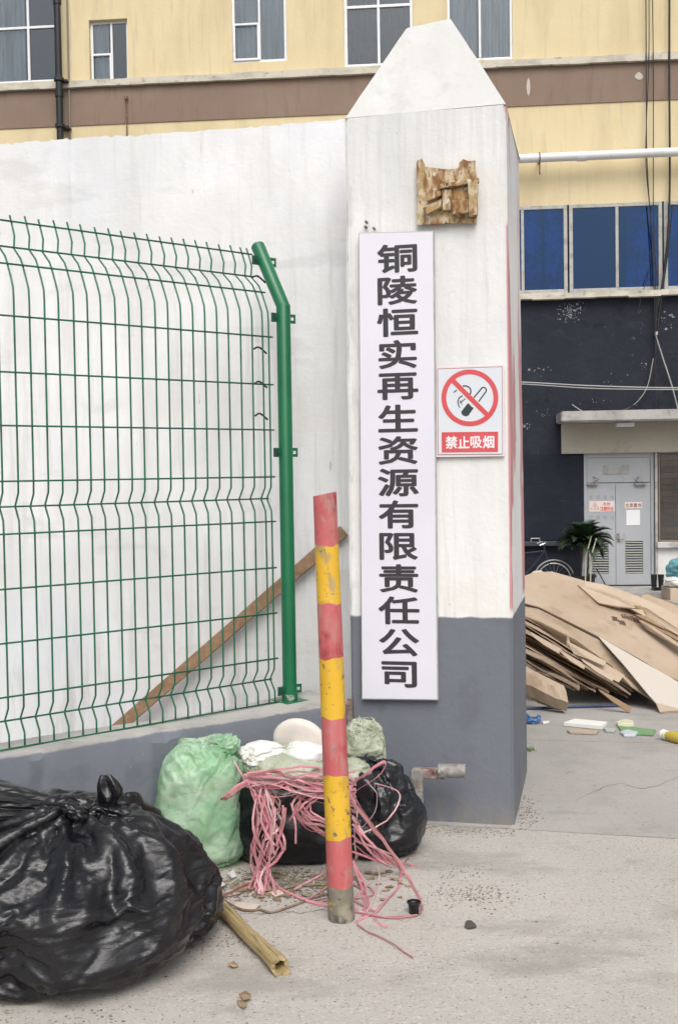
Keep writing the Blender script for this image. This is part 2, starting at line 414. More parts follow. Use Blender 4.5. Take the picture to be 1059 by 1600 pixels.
# brown band proud of the wall, trim ledge above it
MB().box((UL, -.02, zband_lo), (UR, -.002, zband_hi)).build('brown_band', m_brown, bld, local=True)
lg = MB(); n = 70
for i in range(n):
    a = UL + (UR - UL) * i / n; b_ = UL + (UR - UL) * (i + 1) / n
    lg.box((a, -.10 - rs.uniform(0, .004), zband_hi - .015 + rs.uniform(0, .012)), (b_, -.002, zband_hi + .115 + rs.uniform(-.008, .008)))
lg.build('trim_ledge', m_ledge, bld, local=True)
for (px, py, w_, h_) in ((825, 136, .05, .18), (997, 120, .09, .09)):
    u, z = BU(px, py)
    pts = [(u + w_ * math.cos(a) * rs.uniform(.6, 1), -.0235, z + h_ * math.sin(a) * rs.uniform(.7, 1)) for a in [k * math.pi / 4 for k in range(8)]]
    MB().prism(pts, (0, -.003, 0)).build('paint_chip', m_cream, bld, local=True)

m_curt = mat('grey_white_curtain', (.78, .80, .82), .9, [((.55, .55, .54), 2.5, .44, .62, (6, 1, .25))])
m_curt_blue = mat('blue_curtain', (.12, .30, .50), .9, [((.26, .50, .72), 3, .46, .62, (3, 1, .35)), ((.03, .10, .22), 1.6, .48, .60)])
m_curt_brown = mat('brown_blind', (.16, .10, .085), .9, [((.22, .15, .12), 4, .45, .65)], [(6, .5, .05, 'noise', (.4, 1, 5))])
g_clear = glass('window_glass', (.80, .84, .86)); g_blue = glass('blue_glass', (.34, .60, .88), gc=(.40, .60, .90)); g_dirty = glass('dusty_glass', (.96, .95, .93), .15)
def curtain(u0, u1, z0, z1, y, m_, par, amp=.03, per=.11):
    b = MB(); n = int((u1 - u0) / .018) + 2; v = []; f = []
    for i in range(n + 1):
        u = u0 + (u1 - u0) * i / n; w_ = math.sin(u / per * 2 * math.pi + 1.3 * math.sin(u * 7)) * amp
        v += [(u, y + w_, z0), (u, y + w_ * .6, z1)]
    for i in range(n): f.append((2*i, 2*i+2, 2*i+3, 2*i+1))
    return b.add(v, f).build('curtain', m_, par, local=True, smooth=True)
def window(h, frame_w, m_, gl, panes, y=.05, depth=.06, transom=None, sashes=(), curtains=(), cm=None, label=None):
    u0, u1, z0, z1 = h; b = MB(); fw = frame_w
    b.box((u0, y, z0), (u0 + fw, y + depth, z1)); b.box((u1 - fw, y, z0), (u1, y + depth, z1))
    b.box((u0 + fw, y, z0), (u1 - fw, y + depth, z0 + fw)); b.box((u0 + fw, y, z1 - fw), (u1 - fw, y + depth, z1))
    fr = b.build('window', m_, bld, local=True, bevel=.006)
    if label: fr['label'] = label
    cuts = [u0 + fw] + [u0 + (u1 - u0) * t for t in panes] + [u1 - fw]
    zt = z1 - fw if transom is None else z0 + (z1 - z0) * transom
    for t in panes:
        c = u0 + (u1 - u0) * t
        MB().box((c - fw * .4, y - .006, z0 + fw), (c + fw * .4, y + depth - .004, z1 - fw)).build('mullion', m_, fr, local=True, bevel=.004)
    if transom is not None:
        MB().box((u0 + fw, y - .004, zt - fw * .4), (u1 - fw, y + depth - .008, zt + fw * .4)).build('transom', m_, fr, local=True)
        MB().box((u0 + fw, y + .03, zt), (u1 - fw, y + .036, z1 - fw)).build('pane', gl, fr, local=True)
    for i in range(len(cuts) - 1):
        MB().box((cuts[i], y + .03, z0 + fw), (cuts[i+1], y + .036, zt)).build('pane', gl, fr, local=True)
    for (a, c, d, e) in sashes:   # proud opening sash, fractions
        ua, ub, za, zb = u0 + (u1-u0)*a, u0 + (u1-u0)*c, z0 + (z1-z0)*d, z0 + (z1-z0)*e
        s_ = MB(); w2 = fw * .8
        s_.box((ua, y-.03, za), (ua + w2, y, zb)); s_.box((ub - w2, y-.03, za), (ub, y, zb)); s_.box((ua + w2, y-.03, za), (ub - w2, y, za + w2)); s_.box((ua + w2, y-.03, zb - w2), (ub - w2, y, zb))
        s_.build('sash', m_, fr, local=True, bevel=.004)
    for (a, c) in curtains:
        curtain(u0 + (u1-u0)*a, u0 + (u1-u0)*c, z0 + .02, z1 - .02, y + .11, cm or m_curt, fr, .045)
    return fr
window(W0, .05, m_upvc, g_clear, [.5], transom=.62, curtains=[(.02, .98)])
window(W1, .055, m_upvc, g_clear, [.665], transom=.46, curtains=[(.1, .62)], label='white framed window with a curtain half drawn, left of the black drainpipe')
window(W2, .05, m_upvc, g_clear, [.55], y=.09, sashes=[(.02, .55, .02, .48)], curtains=[(.02, .45)], label='small recessed window with a white opening sash')
window(W3, .05, m_upvc, g_clear, [.5], y=.02, sashes=[(.02, .5, .02, .36)], curtains=[(.02, .98)], label='tall window with grey curtains behind the white wall')
window(W4, .06, m_upvc, g_clear, [.5], y=.03, transom=.62, curtains=[(.03, .97)], cm=m_curt_brown, label='white framed window with a reddish brown blind behind it')
window(W5, .05, m_upvc, g_clear, [.5], y=.03, curtains=[(.02, .45), (.5, .98)], label='window with pale pleated curtains just right of the pillar cap')
window(W5b, .05, m_upvc, g_clear, [.5], y=.03, curtains=[(.02, .98)])
for h in (W1, W4):
    MB().box((h[0] - .05, -.035, h[2] - .06), (h[1] + .05, .05, h[2] - .002)).build('window_sill', m_ledge, bld, local=True)
for k, h in enumerate(blues):
    fr = window(h, .07, m_alu, g_blue, [.515], y=-.01, depth=.08, curtains=[[(.05, .4)], [(.5, .72), (.76, .97)], [(.62, .97)], [(.05, .5)]][k], cm=m_curt_blue, label='aluminium framed window of dark blue glass with blue curtains' if k in (1, 2) else None)
sl = MB(); n = 40
for i in range(n):
    a = UL + (UR - UL) * i / n; b_ = UL + (UR - UL) * (i + 1) / n
    sl.box((a, -.14 + rs.uniform(-.01, .01), zsill - .115 + rs.uniform(-.01, .008)), (b_, .02, zsill - .012 + rs.uniform(-.008, .008)))
sl.build('long_window_sill', m_ledge, bld, local=True)
# black boards under the wall, split by thin joints, and the low ledge with its handle
zb0 = BU(860, 845)[1]
ub0 = BU(700, 800)[0]; ub1 = D_[0] - .03
nb = 5
for k in range(nb):
    a = ub0 - 4 + (ub1 - ub0 + 4) * k / nb; b_ = ub0 - 4 + (ub1 - ub0 + 4) * (k + 1) / nb
    MB().box((a + .008, -.01, zb0 + .01), (b_ - .008, .02, zlintel)).build('wall_panel', m_dark2, bld, local=True, bevel=.004)
MB().box((ub0 - 4, -.16, zb0 - .09), (ub1, .02, zb0)).build('lower_ledge', mat('dark_ledge_paint', (.035, .038, .05), .5), bld, local=True, bevel=.01)
u, z = BU(835, 845)
MB().tube([(u - .08, -.1, z), (u - .08, -.1, z + .05), (u + .08, -.1, z + .05), (u + .08, -.1, z)], .012, 6).build('ledge_handle', m_alu, bld, local=True)
# peeled plaster flakes on the black wall
fk = MB()
for (cx, cy, sx, sy, n) in ((890, 488, 20, 16, 110), (845, 577, 22, 4, 12), (820, 666, 10, 6, 18), (1007, 571, 6, 8, 10), (930, 625, 60, 20, 10), (960, 595, 60, 12, 8), (1040, 500, 14, 14, 20), (845, 645, 16, 10, 8)):
    for _ in range(n):
        px, py = rs.gauss(cx, sx * .45), rs.gauss(cy, sy * .45)
        if px < 812: continue
        u, z = BU(px, py); s_ = rs.uniform(.004, .016) * (1 if rs.random() < .9 else 2.2)
        pts = [(u + s_ * rs.uniform(.5, 1.1) * math.cos(k * 1.257), .0165, z + s_ * rs.uniform(.4, 1.1) * math.sin(k * 1.257)) for k in range(5)]
        fk.prism(pts, (0, -.0025, 0))
o = fk.build('peeling_flakes', m_peel, bld, local=True); o['kind'] = 'stuff'
# canopy
c0 = BU(868, 655)[0]; zc1 = BU(960, 645)[1]; zc0 = BU(960, 661)[1]
cp = MB(); cp.box((c0, -.95, zc0), (UR - 3.5, .02, zc1)); can = cp.build('door_canopy', m_conc, bld, local=True, bevel=.02, seg=2)
cf = BU(876, 690)[0]
MB().box((cf, -.10, zlintel), (UR - 3.6, .018, zc0 + .002)).build('door_lintel', m_beige, bld, local=True, bevel=.01)
u, z = BU(975, 664, .5); lamp = MB().box((u - .16, -.62, zc0 - .09), (u + .16, -.42, zc0 - .02)).box((u - .10, -.58, zc0 - .02), (u + .10, -.46, zc0 - .001)).build('canopy_lamp', m_upvc, can, local=True, bevel=.01)
# door
u0, u1, z0, z1 = D_
zt_ = BU(965, 754)[1]; um = BU(962, 830)[0]
fr = MB(); fr.box((u0 + .002, .03, z0), (u0 + .06, .13, z1 - .002)); fr.box((u1 - .06, .03, z0), (u1 - .002, .13, z1 - .002)); fr.box((u0 + .06, .03, z1 - .09), (u1 - .06, .13, z1 - .002)); fr.box((u0 + .06, .06, zt_), (u1 - .06, .12, z1 - .09))
door = fr.build('double_door', m_door, bld, local=True, bevel=.006); door['label'] = 'grey painted steel double door under the canopy'
for k, (a, b_) in enumerate(((u0 + .062, um - .004), (um + .004, u1 - .062))):
    lf_px = ((925, 951), (977, 1005))[k]
    la, lb = BU(lf_px[0], 870)[0], BU(lf_px[1], 870)[0]; lz0 = BU(962, 897)[1]; lz1 = BU(962, 846)[1]
    lm = MB(); bwall(lm, a, b_, z0 + .01, zt_ - .01, [(la, lb, lz0, lz1)], .06, .10); lm.build('door_leaf', m_door, door, local=True)
    for s_ in range(13):
        zz = lz0 + (lz1 - lz0) * (s_ + .5) / 13
        Mx = Matrix.Translation((0, .075, zz)) @ Matrix.Rotation(rad(38), 4, 'X')
        MB().box((la, -.022, -.002), (lb, .022, .002), Mx).build('louvre_slat', mat('louvre_paint', (.33, .335, .32), .6), door, local=True)
vb = MB().box((BU(943, 740)[0], .045, BU(962, 741)[1]), (BU(983, 740)[0], .06, BU(962, 727)[1])); vb.build('vent_plate', m_alu, door, local=True, bevel=.004)
vi = MB()
for k in range(4):
    zz = BU(962, 730 + k * 2.9)[1]; vi.box((BU(946, 735)[0], .038, zz - .008), (BU(980, 735)[0], .0448, zz + .002))
vi.build('vent_ribs', m_door, door, local=True)
for px in (925, 1000):
    u, z = BU(px, 756); s_ = 1 if px < 950 else -1
    MB().box((u - .10, -.01, z - .03), (u + .10, .058, z + .02)).tube([(u, .0, z + .02), (u + s_ * .12, -.05, z + .08), (u + s_ * .02, .04, z + .13)], .012, 5).build('door_closer', m_steel, door, local=True, bevel=.003)
u, z = BU(966, 842)
MB().box((u - .03, .045, z - .05), (u + .03, .06, z + .05)).tube([(u, .05, z), (u, .01, z), (u + .11, .005, z)], .011, 6).tube([(u, .06, z + .09), (u, .04, z + .09)], .025, 10).build('door_handle', m_steel, door, local=True)
m_paper = mat('paper', (.74, .74, .74), .7); m_redink = mat('red_ink', (.62, .14, .12), .6); m_pinkpaper = mat('faded_notice', (.70, .62, .58), .7)
sA = rect(920.5, 783, 960, 799.5)
sg = MB().box((sA[0], .052, sA[2]), (sA[1], .059, sA[3])).build('door_warning_plate', m_pinkpaper, door, local=True)
ink = MB(); X_ = Vector((1, 0, 0)); Z_ = Vector((0, 0, 1)); NO = Vector((0, -1, 0))
cx_, cz_ = sA[0] + (sA[1] - sA[0]) * .22, (sA[2] + sA[3]) / 2
tri = [Vector((cx_ + .085 * math.cos(a), .050, cz_ - .01 + .085 * math.sin(a))) for a in (math.pi/2, math.pi*7/6, math.pi*11/6)]
ink.tube(tri, .007, 4, closed=True); ink.box((cx_ - .006, .046, cz_ - .02), (cx_ + .006, .0505, cz_ + .035)); ink.box((cx_ - .006, .046, cz_ - .04), (cx_ + .006, .0505, cz_ - .028))
for i, ch in enumerate('注意安全'):
    glyph(ch, ink, Vector((sA[0] + (sA[1]-sA[0]) * (.50 + .13 * i), .0515, sA[2] + .055)), X_, Z_, NO, .075, .085)
for i, ch in enumerate('危险'):
    glyph(ch, ink, Vector((sA[0] + (sA[1]-sA[0]) * (.62 + .15 * i), .0515, sA[3] - .055)), X_, Z_, NO, .06, .06)
ink.build('warning_print', m_redink, door, local=True)
sB = rect(976, 784.5, 1003, 794.5); MB().box((sB[0], .052, sB[2]), (sB[1], .059, sB[3])).build('door_notice_strip', m_pinkpaper, door, local=True)
ink = MB()
for i, ch in enumerate('仓库重地'):
    glyph(ch, ink, Vector((sB[0] + (sB[1]-sB[0]) * (.14 + .24 * i), .0515, (sB[2]+sB[3])/2)), X_, Z_, NO, .07, .08)
ink.build('strip_print', mat('dull_ink', (.30, .12, .12), .6), door, local=True)
sC = rect(978.5, 797, 1000, 821); MB().box((sC[0], .053, sC[2]), (sC[1], .059, sC[3])).build('paper_notice', m_paper, door, local=True)
# faint stencilled characters above and below the warning plate
sten = MB()
for i in range(4):
    for py in (777, 809):
        u, z = BU(923.5 + i * 11, py); glyph('库房重地严禁烟火'[i + (0 if py < 790 else 4)], sten, Vector((u, .0595, z)), X_, Z_, NO, .075, .085, bold=.0, thick=.0012)
sten.build('door_stencil', mat('faded_stencil', (.25, .26, .29), .6), door, local=True)
# jamb post, brown blind window at the right of the door with its sill and white wall below
pu = BU(1024.5, 800)[0]
MB().box((D_[1] + .004, -.04, ZB + .28), (D_[1] + .05, .02, zlintel - .002)).build('door_jamb', m_alu, bld, local=True)
bw = (BR[0], BR[1], BR[2], D_[3] - .002)
fr = window(bw, .03, m_brown, g_dirty, [], y=.0, curtains=(), label='window beside the door closed with brown boards')
nbp = 14
for k in range(nbp):
    za = bw[2] + .05 + (bw[3] - bw[2] - .1) * k / nbp; zb_ = bw[2] + .05 + (bw[3] - bw[2] - .1) * (k + 1) / nbp
    MB().box((bw[0] + .05, .045 + rs.uniform(0, .008), za + .004), (bw[1] - .05, .075, zb_ - .004)).build('blind_slat', mat('brown_board_%d' % (k % 3), [(.20, .15, .11), (.24, .17, .13), (.17, .13, .10)][k % 3], .8, [((.12, .09, .07), 5, .5, .7)]), fr, local=True)
wl = MB().box((BR[0] - .03, -.03, ZB), (BR[1] + 2, .018, BR[2] - .11)); wl.build('white_dado', mat('dirty_whitewash', (.55, .55, .53), .9, [((.35, .34, .32), 3, .5, .7), ((.65, .65, .63), 2, .4, .6)]), bld, local=True)
MB().box((BR[0] - .05, -.14, BR[2] - .11), (BR[1] + 2, .03, BR[2] - .002)).build('window_sill', mat('dirty_sill', (.50, .50, .49), .8, [((.3, .3, .3), 4, .5, .7)]), bld, local=True, bevel=.01)
# door step and plinth
stz = z0
MB().box((BU(905, 915)[0], -1.0, -.95), (BR[1] + 2, .018, stz - .01)).build('door_step', m_conc, bld, local=True, bevel=.015)
# pipes
u = BU(98, 110)[0]
dp = MB(); dp.tube([(u, -.22, ZB), (u, -.22, ZT)], .065, 12)
for zz in np.arange(ZB + 1, ZT, 1.75): dp.tube([(u, -.22, zz), (u, -.22, zz + .09)], .08, 12)
dpo = dp.build('drainpipe', m_pipe, bld, local=True, smooth=False); smooth_angle(dpo)
for py in (133, 205):
    z = BU(98, py)[1]; MB().tube([(u, -.22, z), (u, -.22, z + .06)], .095, 12).box((u - .02, -.22, z), (u + .16, -.002, z + .035)).build('pipe_bracket', m_pipe, dpo, local=True)
u = BU(109, 110)[0]; MB().tube([(u, -.05, zsill), (u, -.05, ZT)], .018, 6).build('conduit', mat('grey_conduit', (.22, .20, .17), .6), bld, local=True)
u, z = BU(199, 157); MB().tube([(u, -.06, z), (u, -.06, z - 1.2)], .014, 6).tube([(u, -.06, z), (u, -.06, z + .06)], .035, 8).build('vent_stub', m_rust, bld, local=True)
# white pipe
a = BU(700, 262); b_ = BU(1240, 237); zz = (BU(940, 250)[1])
wp = MB(); wp.tube([(a[0] - 4, -.3, zz - .02), (b_[0], -.3, zz + .02)], .082, 16)
wpo = wp.build('overflow_pipe', m_wpipe, bld, local=True, smooth=False); smooth_angle(wpo)
for px in (840, 1100, 600):
    u = BU(px, 250)[0]; MB().tube([(u, -.30 + .095 * math.cos(t), zz + .095 * math.sin(t)) for t in np.linspace(0, 6.28, 13)], .012, 5).box((u - .012, -.22, zz - .02), (u + .012, -.002, zz + .02)).box((u - .015, -.31, zz - .30), (u + .015, -.29, zz - .09)).build('pipe_clip', m_rust, wpo, local=True)
u = BU(905, 250)[0]; MB().tube([(u - .08, -.3, zz), (u + .08, -.3, zz)], .093, 16).build('pipe_coupling', m_wpipe, wpo, local=True)
# cables
m_cable = mat('black_cable', (.02, .02, .022), .6); m_cable_w = mat('grey_cable', (.36, .36, .34), .6)
def cable(pts, r, m_, label=None, out=.12, name='cable', n=6):
    q = []
    for p in pts:
        o_ = out if len(p) < 3 else p[2]; w_ = PL(p[0], p[1], PB0 + NB * o_, NB) - PB0
        q.append((w_.dot(EB), -o_, w_.z))
    c = MB().tube(catmull(q, n), r, 5).build(name, m_, bld, local=True); return c
cable([(1008, -60), (1009, 120), (1010, 250), (1018, 380), (1022, 480), (1024, 640)], .010, m_cable)
cable([(1013, -60), (1013, 90), (1008, 240), (1015, 330), (1026, 440), (1024, 520)], .008, m_cable)
cable([(1018, -60), (1020, 120), (1020, 330), (1024, 460), (1024, 560)], .009, m_cable)
cable([(1045, -60), (1045, 120), (1045, 320), (1036, 430), (1026, 480)], .020, m_cable)
cable([(1050, 320), (1042, 400), (1028, 500), (1020, 580), (1000, 625), (965, 643)], .012, m_cable)
cable([(893, 632), (905, 640), (915, 645)], .010, m_cable_w)
cable([(965, 643), (990, 632), (1010, 605), (1020, 560)], .008, m_cable_w)
cable([(700, 592, .3), (815, 597, .3), (930, 603, .3), (1060, 606, .3), (1200, 605, .3)], .012, m_cable_w)
cable([(700, 595, .33), (815, 600, .33), (930, 607, .33), (1060, 609, .33), (1200, 612, .33)], .009, m_cable_w)
cable([(1023, 522), (1035, 560), (1048, 600), (1060, 645)], .013, m_cable_w)
cable([(1002, 484), (996, 490), (1000, 470), (1012, 430), (1022, 410)], .007, m_cable)
u, z = BU(1023, 522); MB().box((u - .02, -.14, z - .03), (u + .02, -.002, z + .03)).build('cable_hook', m_alu, bld, local=True)

# ================================================================== GATE PILLAR
FR = G(803, 1290)
NP = -D13                                      # outward normal of the front face
FL = PL(550, 1290, FR, NP); FL.z = 0
pw = (FR - FL).length; pd = .89
pil = thing('gate_pillar', 'tall square whitewashed gate pillar with grey painted foot and pyramid cap', 'pillar', (FL.x, FL.y, 0), (0, 0, A13))
zs = PL(785, 158, FR, NP).z
zgp = PL(680, 964, FR, NP).z
PWL = (.72, .72, .71)
m_pil = mat('pillar_paint', PWL, .85,
    [((.76, .755, .745), 1.6, .4, .62), ((.62, .62, .615), 2.2, .46, .66, (5, 5, .5), .45), ((.50, .485, .46), 5, .56, .70, (7, 7, .35), .45), ((.58, .60, .61), 1.0, .50, .66, None, .5), ((.69, .66, .60), 2.6, .54, .64, None, .5),
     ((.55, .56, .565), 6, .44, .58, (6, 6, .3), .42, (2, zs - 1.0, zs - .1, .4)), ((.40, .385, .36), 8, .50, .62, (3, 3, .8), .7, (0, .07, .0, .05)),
     ((.25, .23, .2), 55, .72, .75, None, .6), ((.42, .38, .33), 16, .68, .73, None, .5),
     ((.148, .160, .188), 9, -2, -1, None, 1, (2, zgp + .004, zgp - .004, .022)), ((.105, .112, .132), 5, .54, .72, None, .6, (2, zgp + .004, zgp - .004, .022)), ((.30, .30, .30), 40, .71, .74, None, .6, (2, zgp, zgp - .01, .02)),
     ((.22, .20, .175), 6, .38, .58, (2, 2, .8), .85, (2, .13, .0, .10))],
    [(45, .4, .004), (14, .35, .006, 'noise', (1, 1, .35)), (4, .35, .02)])
# red streaks of old paint run down the edges of the side face
nt = m_pil.node_tree; N = nt.nodes; L = nt.links; b = N['Principled BSDF']
src = b.inputs['Base Color'].links[0].from_socket
tc = N.new('ShaderNodeTexCoord'); sp = N.new('ShaderNodeSeparateXYZ'); L.new(tc.outputs['Object'], sp.inputs[0])
def mth(op, a, c, clamp=False):
    r = N.new('ShaderNodeMath'); r.operation = op; r.use_clamp = clamp
    for k, x in ((0, a), (1, c)):
        if isinstance(x, (int, float)): r.inputs[k].default_value = x
        else: L.new(x, r.inputs[k])
    return r.outputs[0]
mp = N.new('ShaderNodeMapping'); mp.inputs['Scale'].default_value = (1, 1, .30); L.new(tc.outputs['Object'], mp.inputs[0])
nz = N.new('ShaderNodeTexNoise'); nz.inputs['Scale'].default_value = 3.2; nz.inputs['Detail'].default_value = 6; L.new(mp.outputs[0], nz.inputs['Vector'])
nj = mth('MULTIPLY', mth('SUBTRACT', nz.outputs['Fac'], .5), 1.3)
yy = mth('ADD', sp.outputs[1], nj)
st1 = mth('MULTIPLY', mth('SUBTRACT', .20, yy), 40, True); st2 = mth('MULTIPLY', mth('SUBTRACT', yy, .74), 40, True)
xs_ = mth('MULTIPLY', mth('SUBTRACT', sp.outputs[0], pw - .012), 300, True); zz_ = mth('MULTIPLY', mth('SUBTRACT', sp.outputs[2], zgp + .02), 40, True)
fac = mth('MULTIPLY', mth('MULTIPLY', mth('MAXIMUM', st1, st2), xs_), mth('MULTIPLY', zz_, .85))
mx = N.new('ShaderNodeMix'); mx.data_type = 'RGBA'; L.new(fac, mx.inputs[0]); L.new(src, mx.inputs[6]); mx.inputs[7].default_value = (.50, .19, .20, 1)
L.new(mx.outputs[2], b.inputs['Base Color'])

def rough_block(verts_faces, amp, cuts, bevel, name, m_, parent, seed=0):
    v, f = verts_faces
    bm = bmesh.new(); bv = [bm.verts.new(p) for p in v]
    for q in f: bm.faces.new([bv[i] for i in q])
    bmesh.ops.bevel(bm, geom=list(bm.edges), offset=bevel, segments=2, affect='EDGES')
    for _ in range(cuts):
        es = [e for e in bm.edges if e.calc_length() > .07]
        if not es: break
        bmesh.ops.subdivide_edges(bm, edges=es, cuts=1, use_grid_fill=True)
    bmesh.ops.triangulate(bm, faces=bm.faces[:])
    co = np.array([q.co[:] for q in bm.verts]); bm.normal_update()
    d = fbm(co * 3.1 + seed, seed, 3) * amp + fbm(co * 14 + seed, seed + 5, 2) * amp * .35
    for q, dd in zip(bm.verts, d): q.co += q.normal * float(dd)
    me = bpy.data.meshes.new(name); bm.to_mesh(me); bm.free(); me.materials.append(m_)
    ob = bpy.data.objects.new(name, me); COL.objects.link(ob); ob.parent = parent; smooth_angle(ob, 38); return ob
BF = [(0,3,2,1),(4,5,6,7),(0,1,5,4),(1,2,6,5),(2,3,7,6),(3,0,4,7)]
tp = .012
rough_block(([(0,0,-.03),(pw,0,-.03),(pw,pd,-.03),(0,pd,-.03),(tp,tp,zs),(pw-tp*.4,tp,zs),(pw-tp,pd-tp,zs),(tp,pd-tp,zs)], BF), .004, 5, .010, 'shaft', m_pil, pil, 3)
RC = .26
m_cap = mat('cap_whitewash', (.56, .56, .55), .9, [((.60, .60, .59), 1.6, .4, .62), ((.52, .52, .50), 3, .46, .64, (3, 3, .8), .6), ((.42, .41, .39), 8, .56, .70, None, .5), ((.28, .27, .25), 40, .70, .75, None, .5)], [(45, .4, .004), (9, .4, .012)])
invp = MW(pil).inverted()
tl = invp @ PL(635, 40, FR - NP * RC, NP); tr = invp @ PL(703, 32, FR - NP * RC, NP); zc = (tl.z + tr.z) / 2
zq = zs - .011
rough_block(([(tp-.0015,tp-.0015,zq),(pw-tp*.4+.0015,tp-.0015,zq),(pw-.004,pd-tp,zq),(tp,pd-tp,zq),(tl.x,RC,zc-.01),(tr.x,RC,zc+.01),(tr.x,pd-RC,zc),(tl.x,pd-RC,zc)], BF), .004, 5, .003, 'cap', m_cap, pil, 3)

def PP(px, py, out=0.0): return PL(px, py, FR + NP * out, NP)

# rusted plaque
m_plq = mat('weathered_rusty_plaque', (.40, .29, .15), .9, [((.55, .46, .32), 40, .48, .56, (1, 1, .5)), ((.24, .115, .045), 26, .48, .58, (1, 1, .4)), ((.40, .22, .05), 11, .58, .68), ((.10, .05, .03), 60, .60, .66, (1, 1, .5)), ((.62, .58, .50), 30, .62, .68)], [(80, .7, .006), (30, .5, .01, 'noise', (2, 2, .4))])
pq = thing('rusted_plaque', 'broken square plaque of flaking rust-brown boards high on the white pillar', 'plaque', PP(700, 350), (0, 0, A13))
out_ = [(652, 352), (652, 252), (660, 250), (664, 262), (676, 264), (690, 265), (705, 266), (716, 264), (718, 256), (724, 250), (733, 253), (742, 252), (744, 280), (745, 344), (744, 349)]
jit = []
for i, (x, y) in enumerate(out_):
    x2, y2 = out_[(i + 1) % len(out_)]; L_ = math.hypot(x2 - x, y2 - y); k = max(1, int(L_ / 5))
    for j in range(k): jit.append((x + (x2 - x) * j / k + rs.uniform(-.8, .8), y + (y2 - y) * j / k + rs.uniform(-.8, .8)))
MB().prism([PP(x, y, .002) for x, y in jit], NP * .016).build('backing_board', m_plq, pq)
for poly, o_, th in (([(669, 306), (690, 299), (690, 307), (668, 317)], .018, .022), ([(661, 327), (690, 313), (690, 326), (668, 337)], .018, .028),
                     ([(688, 290), (748, 280), (748, 287), (688, 297)], .018, .03), ([(732, 287.5), (747, 286), (746, 338), (733, 340)], .018, .032),
                     ([(690, 298), (706, 297), (706, 330), (692, 330)], .018, .02), ([(707, 316), (732, 314), (732, 335), (708, 338)], .018, .036),
                     ([(708, 295), (731, 292), (731, 312), (708, 314)], .018, .008)):
    MB().prism([PP(x + rs.uniform(-.5, .5), y + rs.uniform(-.5, .5), o_) for x, y in poly], NP * th).build('plaque_block', m_plq, pq, bevel=.002)

# long name board
sb = thing('name_board', 'tall white board with vertical black company name in Chinese characters, hung on the pillar', 'sign', PP(622, 1097), (0, 0, A13))
m_board = mat('white_board_print', (.67, .66, .73), .5, [((.70, .69, .76), 2, .4, .6), ((.62, .61, .62), 5, .66, .76, None, .4)])
m_ink = mat('black_lettering', (.035, .032, .038), .55)
m_edge = mat('board_edge_grey', (.42, .42, .42), .5, [((.25, .25, .24), 8, .5, .7)])
q = [PP(560, 363, .03), PP(677, 360, .03), PP(684, 1095, .03), PP(564.5, 1094, .03)]
MB().prism([p - NP * .028 for p in q], NP * .025).build('board_frame', m_edge, sb, bevel=.002)
qi = [PP(561, 365, .033), PP(675.5, 362.5, .033), PP(682, 1093, .033), PP(566, 1091.5, .033)]
MB().prism([p - NP * .0055 for p in qi], NP * .005).build('board_face', m_board, sb)
txt = '铜陵恒实再生资源有限责任公司'
pm = F / PP(622, 700).y
for i, ch in enumerate(txt):
    b_ = MB(); c = PP(620.2 + 3.2 * i / 13, 403.5 + 650.3 * i / 13, .0325)
    glyph(ch, b_, c, E13, Vector((0, 0, 1)), NP, 66 / pm, 45.5 / pm, bold=.024)
    b_.build('character', m_ink, sb)
for px, py in ((573, 348), (572, 356), (585, 358)):
    c = PP(px, py, .0); MB().tube([c, c + NP * .02], .006, 8).build('nail', m_rust, sb)
# grey binding clips along the lower edge
for px in ():
    c = PP(px, 1097, .0); MB().box((-.012, -.034, -.01), (.012, .0, .006), Matrix.Translation(c) @ Matrix.Rotation(A13, 4, 'Z')).build('hanger_clip', m_edge, sb)

# no smoking sign
ns = thing('no_smoking_sign', 'white sign with red ring over a cigarette and red caption on the pillar', 'sign', PP(734, 714), (0, 0, A13))
m_sgnw = mat('sign_white', (.62, .66, .70), .35, [((.66, .68, .72), 3, .4, .7)]); m_sgnred = mat('sign_red', (.58, .075, .085), .35, [((.64, .10, .11), 5, .4, .7)]); m_sgnk = mat('sign_black', (.03, .04, .05), .4); m_sgnl = mat('sign_border', (.72, .64, .66), .4)
MB().prism([PP(681, 572.5, .004), PP(787, 570, .004), PP(788, 713, .004), PP(681.5, 714.5, .004)], NP * .006).build('panel', m_sgnl, ns, bevel=.001)
MB().prism([PP(683, 576, .0102), PP(784.5, 572.5, .0102), PP(785, 710, .0102), PP(683.5, 711, .0102)], NP * .0008).build('thin_border_line', mat('sign_border_line', (.30, .12, .14), .4), ns)
MB().prism([PP(684.0, 577, .0112), PP(783.7, 573.5, .0112), PP(784.2, 709, .0112), PP(684.5, 710, .0112)], NP * .0006).build('printed_face', m_sgnw, ns)
sc_ = 130 / 1059
def sp_(x, y, o=.012): return PP(670 + x * sc_, 560 + y * sc_, o)
cxs, cys, R1, R2 = 518, 502, 362, 300
ringp = MB(); v = []; f = []; n = 64
for k in range(n):
    t = 2 * math.pi * k / n
    for r_, o_ in ((R1, .0119), (R2, .0119), (R1, .0127), (R2, .0127)): v.append(sp_(cxs + r_ * math.cos(t), cys + r_ * math.sin(t), o_))
for k in range(n):
    a = 4 * k; c = 4 * ((k + 1) % n); f += [(a + 2, a + 3, c + 3, c + 2), (a, a + 2, c + 2, c), (a + 1, c + 1, c + 3, a + 3)]
ringp.add(v, f)
h_ = 30; s45 = math.sqrt(.5); A_ = (cxs - 310 * s45 + 10, cys - 310 * s45 + 5); B_ = (cxs + 310 * s45, cys + 310 * s45 - 5)
